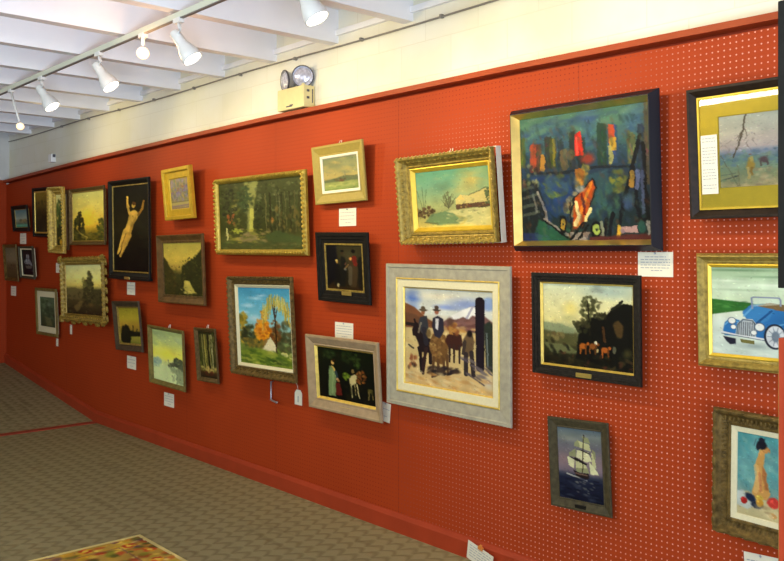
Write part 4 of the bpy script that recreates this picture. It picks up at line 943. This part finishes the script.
picture('M', (-3.146,-.120,1.891,.714,.482,.42,4.82,0), .10, 'snowy cottage winter scene in deep carved gold frame', [('frame',.062,'deep',.10,'oldgold'),('liner',.024,[(0,.95),(.25,1),(1,.62)],.05,'goldb')], p_M, (74,62), 1.0*G, edge=(.62,'ivory',.25), orn=orn_multi((.030,.012,.006,.005,.10,1.,.7),(.042,.015,.012,.008,.42,.75,.0)), wires=True)
picture('N', (-3.202,-.055,1.140,.929,.803,-.39,.77,0), .05, 'western scene of riders and horses in broad whitewashed grey frame', [('frame',.078,[(0,.86),(.04,1),(.24,1),(.3,.9),(.8,.84),(1,.8)],.05,'greymat'),('gold_lip',.010,[(0,1),(.5,1.1),(1,.9)],.042,'gold'),('liner',.042,[(0,.9),(.92,.88),(1,.8)],.042,'cream'),('inner_lip',.006,[(0,1),(1,.8)],.034,'gold')], p_N, (86,100), .86*G)
picture('O', (-2.322,-.090,1.957,.805,.690,.01,2.56,0), .075, 'large abstract city painting in blue and orange with deep black frame', [('frame',.028,[(0,.42),(.86,1),(1,1)],.075,'bluish'),('inner_slope',.022,[(0,1),(1,.45)],.075,'slopegold')], p_O, (130,118), .80*G, back=.35)
picture('P', (-2.308,-.056,1.268,.594,.484,-.32,1.50,0), .05, 'dark pastoral landscape with orange cattle in black carved frame', [('frame',.044,'step',.05,'ebony'),('liner',.008,[(0,1),(1,.7)],.036,'gold')], p_P, (92,88), .98*G, plate=(.0,-.224,.085,.020,.048,'brass'))
picture('Q', (-2.347,-.037,.624,.338,.422,2.65,.42,0), .035, 'small painting of a white-sailed ship on dark sea, lowest by itself', [('frame',.046,'slope',.035,'dgreen')], p_Q, (44,76), .8*G, plate=(.0,-.192,.06,.018,.031,'black'))
pic_R = picture('R', (-1.430,-.085,2.005,.69,.525,0,3.6,0), .055, 'black framed cattle landscape with yellow mat and typed note', [('frame',.036,'bevel',.055,'brownblack'),('gold_lip',.008,[(0,1),(1,1)],.038,'goldb'),('mat',.078,[(0,.8),(.97,.8),(1,.74)],.040,'yellowmat')], p_R, (80,82), 1.35*G)
picture('S', (-1.436,-.068,1.375,.63,.458,0,2.0,0), .06, 'painting of a blue vintage car on pale road in gold frame', [('frame',.042,[(0,.55),(.06,.62),(.1,.85),(.2,.98),(.3,1),(.7,.62),(.8,.62),(1,.58)],.06,'oldgold'),('inner_slope',.014,[(0,.62),(.3,.66),(1,.52)],.06,'goldb')], p_S, (100,92), .85*G)
picture('T', (-1.435,-.082,.737,.478,.500,-1.6,2.0,0), .07, 'painting of seated person from behind with fruit, in dark ribbed olive frame', [('frame',.066,'scoop',.07,'drab'),('liner',.022,[(0,.9),(.9,.84),(1,.76)],.045,'cream')], p_T, (64,76), .82*G, orn=orn_multi((.018,.006,.018,.006,.55,.66,.0),(.06,.03,.010,.004,.15,1.,.1)))
picture('U', (-8.019,-.098,1.249,1.024,.606,1.20,1.43,0), .09, 'ornate scalloped gilt framed landscape with tall dark poplar', [('frame',.066,'scoop',.09,'olive')], p_U, (40,54), 2.3*G, orn=orn_rococo)
picture('V', (-9.033,-.058,.982,.606,.498,.31,1.95,0), .05, 'low olive framed dark green print with wide cream mat', [('frame',.032,'flat',.05,'oliveframe'),('mat',.062,[(0,.7),(1,.66)],.05,'cream')], p_V, (16,34), 2.2*G)
picture('W', (-10.135,-.064,1.487,.452,.419,-.16,3.97,0), .05, 'dim olive painting in thin drab frame nearest the far corner', [('frame',.040,'slope',.05,'drab')], p_W, (12,32), 1.8*G)
picture('w', (-9.567,-.083,1.496,.440,.356,-.48,4.32,0), .07, 'black painting of a pale sailing ship, tilted beside the far corner', [('frame',.026,'bevel',.07,'dgreen'),('liner',.014,'flat',.052,'cream')], p_w, (13,28), 1.5*G)
picture('X', (-7.055,-.076,.964,.537,.437,2.28,4.33,0), .06, 'small sunset river with black tree silhouette in purple brown frame', [('frame',.050,'slope',.06,'purple'),('liner',.014,[(0,.8),(1,.6)],.05,'olive')], p_X, (22,36), 1.7*G)
picture('Y', (-6.345,-.072,.757,.606,.483,-1.05,2.74,0), .06, 'pale yellow misty river painting in olive wood frame', [('frame',.034,'bevel',.06,'oliveframe')], p_Y, (32,52), 2.0*G, wires=True)
picture('Z', (-5.720,-.058,.830,.322,.411,1.58,3.60,0), .045, 'narrow birch forest painting in slim bronze frame', [('frame',.030,'bevel',.045,'bronze')], p_Z, (20,46), 1.3*G, wires=True)

# ------------------------------------------------------------ cards and tags
def card(x0, x1, z0, z1, label, roll=0., lines=4, y=-.0007, pin=True, lean=0., name='price_card', head=False, fill=.8):
    x0 *= 1.0087; x1 *= 1.0087
    w, h = x1-x0, z1-z0
    m = Matrix.Translation(((x0+x1)/2, y, (z0+z1)/2)) @ Matrix.Rotation(math.radians(lean), 4, 'X') @ Matrix.Rotation(math.radians(-roll), 4, 'Y')
    t = empty(name, None, label, 'card', 'white cards pinned to the red wall', mat4=m)
    box('paper', M['card'], (-w/2, w/2, -.0012, .0012, -h/2, h/2), t)
    if lines:
        bm = bmesh.new(); rr = random.Random(int(abs(x0*1000)))
        for k in range(lines):
            zz = h/2 - h*(.14 + fill*(k+.5)/lines*.95)
            x = -w*.42 if not (head and k == 0) else -w*.3
            xe = w*.42 if not (head and k == 0) else w*.3
            if k == lines-1: x, xe = -w*.12, w*.2
            while x < xe:
                l = w*rr.uniform(.05, .14)
                add_box(bm, x, min(x+l, xe), -.0017, -.0010, zz-h*.018, zz+h*.018)
                x += l + w*.025
        tag(obj('print', bm, M['ink'], t), kind='stuff')
    if pin:
        bm = bmesh.new(); add_lathe(bm, [(.001,.0),(.004,.001),(.005,.004),(.003,.007)], axis_matrix((0, -.001, h/2-.006), (0,-1,0)), 8)
        obj('pin', bm, M['steel'], t)
    return t
card(-4.135,-3.970,1.770,1.880,'white card under the small hazy field landscape',lines=4)
card(-4.175,-3.998,1.068,1.172,'white card standing above the tan framed lady painting',lines=5)
card(-2.040,-1.873,1.503,1.610,'white typed card at lower right corner of the abstract city painting',lines=6,head=True,fill=.7)
card(-3.745,-3.660,.615,.727,'tilted white card at the right edge of the tan framed lady painting',roll=-6,lines=2)
card(-7.145,-6.990,1.232,1.343,'white card under the black framed figure with raised arms',lines=3)
card(-7.145,-6.970,.578,.690,'white card under the small sunset river painting',lines=3)
card(-6.448,-6.280,.340,.450,'white card under the pale yellow misty river painting',lines=4)
card(-8.825,-8.717,1.395,1.497,'small white card peeping out left of the scalloped gilt frame',lines=2)
card(-8.822,-8.765,.634,.714,'tiny white card below the cream matted green print',lines=1)
card(-9.905,-9.715,1.700,1.822,'white card beneath the small black framed seascape',lines=3)
card(-10.21,-10.045,1.106,1.217,'white card under the dim olive painting by the far corner',lines=3)
card(-8.452,-8.402,.785,.880,'slim grey tag hanging below the scalloped gilt frame',lines=0)
card(-1.565,-1.43,.30,.424,'white card just under the seated person and fruit painting',roll=3,lines=4)
gl, nt, bs = new_mat('picture_glass')
nt.nodes.remove(bs)
tr = nt.nodes.new('ShaderNodeBsdfTransparent'); gs = nt.nodes.new('ShaderNodeBsdfGlossy'); gs.inputs['Roughness'].default_value = .02
fr = nt.nodes.new('ShaderNodeFresnel'); fr.inputs['IOR'].default_value = 1.45; mxs = nt.nodes.new('ShaderNodeMixShader')
nt.links.new(fr.outputs[0], mxs.inputs[0]); nt.links.new(tr.outputs[0], mxs.inputs[1]); nt.links.new(gs.outputs[0], mxs.inputs[2])
nt.links.new(mxs.outputs[0], nt.nodes['Material Output'].inputs['Surface'])
M['glass'] = gl
box('glass', M['glass'], (-.30, .30, -.0350, -.0335, -.217, .217), pic_R)
# note stuck on the glass of the yellow mat picture
m4 = basis(-1.430,-.087,2.005,0,3.6,0,.055) @ Matrix.Translation((-.262, -.0365, -.045))
t = empty('typed_note', None, 'tall white typed note stuck on the yellow mat', 'card', mat4=m4)
box('paper', M['card'], (-.034, .034, -.0012, .0012, -.118, .118), t)
bm = bmesh.new(); rr = random.Random(5)
for k in range(17):
    zz = .105-.0125*k; x = -.028
    if k in (2, 9, 14): continue
    while x < .026:
        l = rr.uniform(.005, .013); add_box(bm, x, min(x+l, .028), -.0017, -.001, zz-.0018, zz+.0018); x += l+.003
obj('print', bm, M['ink'], t)
# the card with an orange clip at the foot of the wall
m4 = Matrix.Translation((-2.945, -.052, .045)) @ Matrix.Rotation(math.radians(12), 4, 'X') @ Matrix.Rotation(math.radians(17), 4, 'Y')
t = empty('clipped_card', None, 'tilted white card with orange clip standing against the baseboard', 'card', mat4=m4)
box('paper', M['card'], (-.085, .085, -.0012, .0012, -.055, .055), t)
bm = bmesh.new(); rr = random.Random(8)
for k in range(5):
    x = -.07
    while x < .06:
        l = rr.uniform(.012, .03); add_box(bm, x, min(x+l, .07), -.0017, -.001, .036-.016*k-.002, .036-.016*k+.002); x += l+.006
obj('print', bm, M['ink'], t)
bm = bmesh.new(); add_box(bm, -.015, .015, -.006, .006, .045, .062); add_box(bm, -.006, .006, -.004, .004, .060, .074)
o = obj('clip', bm, M['orangeclip'], t); tag(o, 'orange clip')

# price tag on a string from the autumn frame, and a bent steel hook under it
t = empty('string_tag', (-4.605, -.0012, .645), 'white price tag on a string beside the lower right corner of the autumn landscape', 'tag')
bm = bmesh.new()
pts = [(-.040,-.048),(.040,-.048),(.040,.030),(.022,.052),(-.022,.052),(-.040,.030)]
A = [bm.verts.new((x, -.0015, z)) for x, z in pts]; B = [bm.verts.new((x, .0015, z)) for x, z in pts]
bm.faces.new(A); bm.faces.new(B[::-1])
for k in range(6): bm.faces.new([A[k], B[k], B[(k+1)%6], A[(k+1)%6]])
obj('paper', bm, M['card'], t)
bm = bmesh.new()
for k in range(3): add_box(bm, -.006+.004*k, -.004+.004*k+.001, -.0022, -.0014, -.03, .01)
tag(obj('print', bm, M['ink'], t), kind='stuff')
bm = bmesh.new(); add_tube(bm, [(0,-.002,.045),(.004,-.010,.08),(.006,-.040,.13)], .0018, 5)
obj('string', bm, M['string'], t)
t = empty('peg_hook', (-4.87, 0, .60), 'bent steel peg hook under the autumn landscape', 'hook')
bm = bmesh.new(); add_tube(bm, [(-.03,.01,.12),(-.03,-.02,.12),(-.03,-.02,.01),(-.028,-.022,0),(-.02,-.03,-.002),(.10,-.06,-.004),(.105,-.06,.004)], .006, 8)
obj('wire', bm, M['steel'], t, True)
t = empty('peg_hook', (-4.285, 0, 1.79), 'small pale peg sticking out left of the card under the field landscape', 'hook') if False else None

# ------------------------------------------------------------ emergency light
t = empty('emergency_light', (-4.622, 0, 2.552), 'cream emergency light box with two round lamps above the red board', 'emergency light')
box('housing', M['embox'], (-.150, .150, -.055, .035, .0, .142), t, .005)
bm = bmesh.new()
for k in range(2): add_box(bm, .149, .152, -.03, -.01, .055+.045*k, .070+.045*k)
add_box(bm, .149, .1515, .012, .02, .03, .12)
obj('side_vent', bm, M['darkmetal'], t)
bm = bmesh.new(); add_box(bm, -.045, .02, -.0575, -.0545, .016, .024); add_box(bm, -.005, .03, -.0575, -.0545, .022, .030)
obj('badge', bm, M['darkmetal'], t)
for k, (lx, d) in enumerate(((-.095, (-.22,-.96,-.08)), (.10, (.74,-.66,-.12)))):
    c = Vector((lx, -.025, .205))
    ax = axis_matrix(c, d)
    bm = bmesh.new()
    add_lathe(bm, [(.012,-.075),(.030,-.066),(.050,-.040),(.066,-.008),(.070,.004),(.068,.010),(.060,.010),(.058,.002)], ax, 24, True, False)
    hd = obj('lamp_head', bm, M['steel'], t, True)
    bm = bmesh.new()
    add_lathe(bm, [(.0602,-.002),(.0602,.004),(.052,.010),(.036,.014),(.016,.016),(.002,.0165)], ax, 24)
    obj('lens', bm, M['lens'], hd, True)
    bm = bmesh.new(); add_tube(bm, [(lx, -.02, .138), (lx, -.02, .155), tuple(c - Vector(d).normalized()*.06)], [.018,.014,.012], 10)
    obj('swivel_neck', bm, M['embox'], t, True)
    bm = bmesh.new(); add_lathe(bm, [(.068,-.002),(.073,.002),(.073,.010),(.066,.012),(.064,.009)], ax, 24, False, False)
    obj('bezel', bm, M['darkmetal'], hd, True)

# motion sensor on the masonry
t = empty('wall_sensor', (-9.06, .04, 2.555), 'tiny white box with dark edge fixed above the cap rail at the far end', 'sensor')
box('case', M['sensorw'], (-.045, .045, -.05, 0, 0, .085), t, .006)
box('side_button', M['darkmetal'], (.044, .056, -.035, -.01, .05, .08), t)

# ------------------------------------------------------------- track lighting
TY, TZ = -1.08, 2.875
t = empty('light_track', (-4.5, TY, TZ), 'long cream lighting track fixed under the white joists', 'light track')
box('rail', M['trackw'], (-5.5, 3.2, -.013, .013, .002, .034), t)
box('rail_slot', M['conduit'], (-5.5, 3.2, -.010, .010, -.003, .002), t)

def spot_head(x, label, d, L=.19, z=2.745, group='white spotlights on the track', r=.80):
    t = empty('track_spotlight', (x, TY, TZ), label, 'spotlight', group)
    d = Vector(d).normalized()
    c = Vector((0, .03, z-TZ))                # middle of the shade, relative to the mount
    ax = axis_matrix(c, d)
    bm = bmesh.new()
    add_box(bm, -.035, .035, -.016, .016, -.022, .004)
    obj('adapter', bm, M['white'], t)
    bm = bmesh.new()
    back = c - d*L*.30
    add_tube(bm, [(.0,0,-.02), (.02,.0,-.055), tuple(back + Vector((.03,-.01,.015))), tuple(back)], .010, 8)
    obj('yoke', bm, M['white'], t, True)
    bm = bmesh.new()
    h = L/2
    add_lathe(bm, [(.030*r,-h),(.037*r,-h+.006),(.038*r,-.025),(.042*r,-.005),(.060*r,.030),(.070*r,.060),(.073*r,h-.004),(.070*r,h),(.066*r,h-.004),(.060*r,h-.04),(.02,h-.06)], ax, 24)
    obj('shade', bm, M['white'], t, True)
    bm = bmesh.new()
    add_lathe(bm, [(.061*r,h-.030),(.058*r,h-.016),(.040*r,h-.006),(.012,h-.001),(.001,h)], ax, 20)
    obj('bulb', bm, M['bulb'], t, True)
    return Vector((x, TY, TZ)) + c + d*(h+.02)

def lamp(loc, d, energy, size=math.radians(120), col=(1, .79, .40), rad=.05, blend=.9):
    l = bpy.data.lights.new('spot_lamp', 'SPOT'); l.energy = energy; l.spot_size = size; l.spot_blend = blend
    l.color = col; l.shadow_soft_size = rad
    o = bpy.data.objects.new('spot_lamp', l); COL.objects.link(o)
    o.location = loc; o.rotation_euler = Vector(d).to_track_quat('-Z', 'Y').to_euler()
    return o
SPOT_E = 50.
DD = (.46, .36, -.82)
heads = [(-3.07, 'large spotlight nearest the viewer, cut by the top edge of the photo', 2.725),
         (-4.21, 'spotlight between the large cut-off one and the warm glowing lamp', 2.735),
         (-5.26, 'spotlight on the track left of the warm glowing lamp, second from the far end', 2.735),
         (-6.27, 'farthest spotlight of the white shaded ones along the track', 2.735)]
for i, (x, lab, z) in enumerate(heads):
    p = spot_head(x, lab, DD if i else (.42,.25,-.85), z=z)
    lamp(p, (.28,.80,-.42), SPOT_E*(1.0, .95, .8, .65)[i])
for x, e in ((-2.1, .45), (-1.0, .18)): lamp((x, -1.0, 2.66), (.28,.8,-.42), SPOT_E*e)
lamp((-7.7, -1.0, 2.66), (.3,.8,-.35), SPOT_E*.5, math.radians(150))

# the warm glowing lamp that faces the viewer
t = empty('glowing_lamp', (-4.64, TY, TZ), 'round lamp glowing warm orange between two white spotlights', 'lamp')
bm = bmesh.new(); add_box(bm, -.03, .03, -.016, .016, -.02, .004); obj('adapter', bm, M['white'], t)
bm = bmesh.new(); add_tube(bm, [(0,0,-.015),(0,0,-.07)], .012, 10); obj('stem', bm, M['white'], t, True)
dv = Vector((.62,-.30,-.55)).normalized(); ax = axis_matrix((0,.0,-.105), dv)
bm = bmesh.new(); add_lathe(bm, [(.014,-.045),(.022,-.036),(.034,-.005),(.038,.010),(.035,.012)], ax, 20, True, False); obj('shade', bm, M['white'], t, True)
bm = bmesh.new(); add_lathe(bm, [(.014,-.02),(.030,-.004),(.035,.010),(.032,.024),(.022,.034),(.009,.038),(.001,.039)], ax, 20); obj('bulb', bm, M['bulbwarm'], t, True)
pl = bpy.data.lights.new('glow_lamp', 'POINT'); pl.energy = 5; pl.color = (1,.55,.25); pl.shadow_soft_size = .05
o = bpy.data.objects.new('glow_lamp', pl); COL.objects.link(o); o.location = Vector((-4.64, TY, TZ-.105)) + dv*.11
# the small lamp hanging on a long stem at the far end
t = empty('pendant_lamp', (-6.93, TY, TZ), 'tiny glowing lamp on a long thin stem at the far end', 'lamp')
bm = bmesh.new(); add_box(bm, -.03, .03, -.016, .016, -.02, .004); obj('adapter', bm, M['white'], t)
bm = bmesh.new(); add_tube(bm, [(0,0,-.015),(.05,.01,-.12),(.13,.02,-.26)], .009, 8); obj('stem', bm, M['white'], t, True)
dv = Vector((.85,-.35,-.35)).normalized(); ax = axis_matrix((.15,.02,-.295), dv)
bm = bmesh.new(); add_lathe(bm, [(.010,-.05),(.018,-.038),(.028,-.01),(.032,.012),(.029,.014)], ax, 18, True, False); obj('shade', bm, M['white'], t, True)
bm = bmesh.new(); add_lathe(bm, [(.012,-.01),(.024,.0),(.026,.014),(.018,.024),(.001,.028)], ax, 18); obj('bulb', bm, M['bulbwarm'], t, True)
# extend the rail to the far lamps
bm = bmesh.new(); add_box(bm, -3.2, -1.0, -.018, .018, 0, .055)
o = bpy.data.objects['light_track']
bm.free()
for ch in o.children:
    for v in ch.data.vertices:
        if v.co.x < -5: v.co.x = -3.6

# ------------------------------------------------------------- rug
def p_rug(c):
    c.wp, c.st = .3, .2
    c.vg((0,(170,140,70)),(1,(170,140,70)))
    c.dabs(900,(0,0,1,1),[(150,60,40),(190,150,50),(130,130,50),(100,66,84),(206,180,84),(84,86,44),(176,84,50),(206,190,110),(170,150,60)],.022,1.3,None,.9)
    for k in range(70):
        u, v = c.r.uniform(.06,.94), c.r.uniform(.04,.96)
        for j in range(6):
            t = 2*PI*j/6; c.blob(u+.022*math.cos(t),v+.016*math.sin(t),.016,.012,c.r.choice([(190,90,50),(200,150,50),(170,60,44)]),.9,.4)
        c.blob(u,v,.018,.013,(210,180,80),1,.4)
    w = .018
    for a,b,d,e in ((0,0,1,w),(0,1-w,1,1),(0,0,w*1.5,1),(1-w*1.5,0,1,1)): c.poly([(a,b),(d,b),(d,e),(a,e)],(200,186,130),1)
    q = .12
    for p in ([(q,q),(1-q,q)],[(q,1-q),(1-q,1-q)],[(q,q),(q,1-q)],[(1-q,q),(1-q,1-q)]): c.line(p,.006,(120,76,84),.7)
rg = canvas_obj('floral_rug', p_rug, 1.1, 1.5, -.012, None, 100, 110, 1.2, 'rug', .08, .011, 11)
rg.rotation_euler = (-PI/2, 0, 0); rg.location = (-4.53+.55, -1.15-.75, .001)
tag(rg, 'floral rug in red and yellow with cream edge on the brown carpet', 'rug')

# --------------------------------------------- return partition at the right
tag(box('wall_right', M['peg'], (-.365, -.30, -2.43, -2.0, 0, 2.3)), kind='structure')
def side_picture(label, y0, y1, z0, z1, q, side, lip, fn):
    t = empty('framed_painting', (-.366, (y0+y1)/2, (z0+z1)/2), label, 'painting')
    w, h = y1-y0, z1-z0
    # local frame: x along the wall, y towards the wall
    t.rotation_euler = (0, 0, -PI/2)
    bm = bmesh.new(); ring(bm, w, h, 0, .03, [(0,q*.95),(.1,q*.97),(1,q*.8)]); obj('frame', bm, M[side], t)
    bm = bmesh.new(); ring(bm, w, h, .0005, .012, [(0,q*.98),(.4,q*1.02),(1,q*.9)]); o = obj('front_lip', bm, M[lip], t)
    canvas_obj('canvas', fn, w-.05, h-.05, -q*.6, t, 40, 40, 1.0)
    return t
side_picture('black framed picture seen edge on at the upper right border, above the red one', -2.42, -2.08, 1.573, 1.868, .0205, 'black', 'black', p_B)
side_picture('red edged frame with pale lip seen edge on at the lower right border', -2.42, -2.05, 1.12, 1.5216, .0200, 'basetrim', 'goldmat', p_G)

# ------------------------------------------------------------------ light
def area(name, loc, target, sx, sy, energy, col):
    l = bpy.data.lights.new(name, 'AREA'); l.shape = 'RECTANGLE'; l.size = sx; l.size_y = sy; l.energy = energy; l.color = col
    o = bpy.data.objects.new(name, l); COL.objects.link(o); o.location = loc
    o.rotation_euler = (Vector(target)-Vector(loc)).to_track_quat('-Z', 'Y').to_euler()
    return o
area('window_daylight', (1.6, -6.2, 1.9), (-2.0, 0, 2.2), 3.2, 1.8, 42, (.80, .88, 1))
area('window_daylight', (2.7, -2.2, 1.6), (-4.5, -2.2, 2.2), 3.6, 1.8, 62, (.84, .90, 1))
up = area('added_ceiling_uplight', (2.4, -4.4, .5), (-4.2, -2.6, 3.7), 2.4, .8, 150, (.68, .80, 1)); up.data.spread = math.radians(95)  # unseen lamp added low down, its spread narrowed to brighten the ceiling
area('added_glare_light', (-3.4, -6.3, 2.74), (-4.2, -3.2, 3.0), 4.6, .34, 125, (.93, 1, .90))  # added light out of view, for glare on the glass and a brighter ceiling
w = bpy.data.worlds.new('World'); SC.world = w; w.use_nodes = True
w.node_tree.nodes['Background'].inputs[0].default_value = (.95, .97, 1, 1)
w.node_tree.nodes['Background'].inputs[1].default_value = .10

# ------------------------------------------------------------------ camera
cam = bpy.data.cameras.new('camera'); co = bpy.data.objects.new('camera', cam); COL.objects.link(co)
co.location = (0, -3.3, 1.61)
co.rotation_euler = (PI/2, 0, math.radians(48.1))
cam.sensor_width = 36.; cam.sensor_fit = 'HORIZONTAL'; cam.lens = 36.*850/784.
cam.shift_y = -(280.5-252)/784.
cam.clip_start = .02
SC.camera = co
SC.view_settings.view_transform = 'Standard'; SC.view_settings.look = 'None'
SC.view_settings.gamma = 1; SC.view_settings.use_curve_mapping = False
SC.view_settings.exposure = 0.
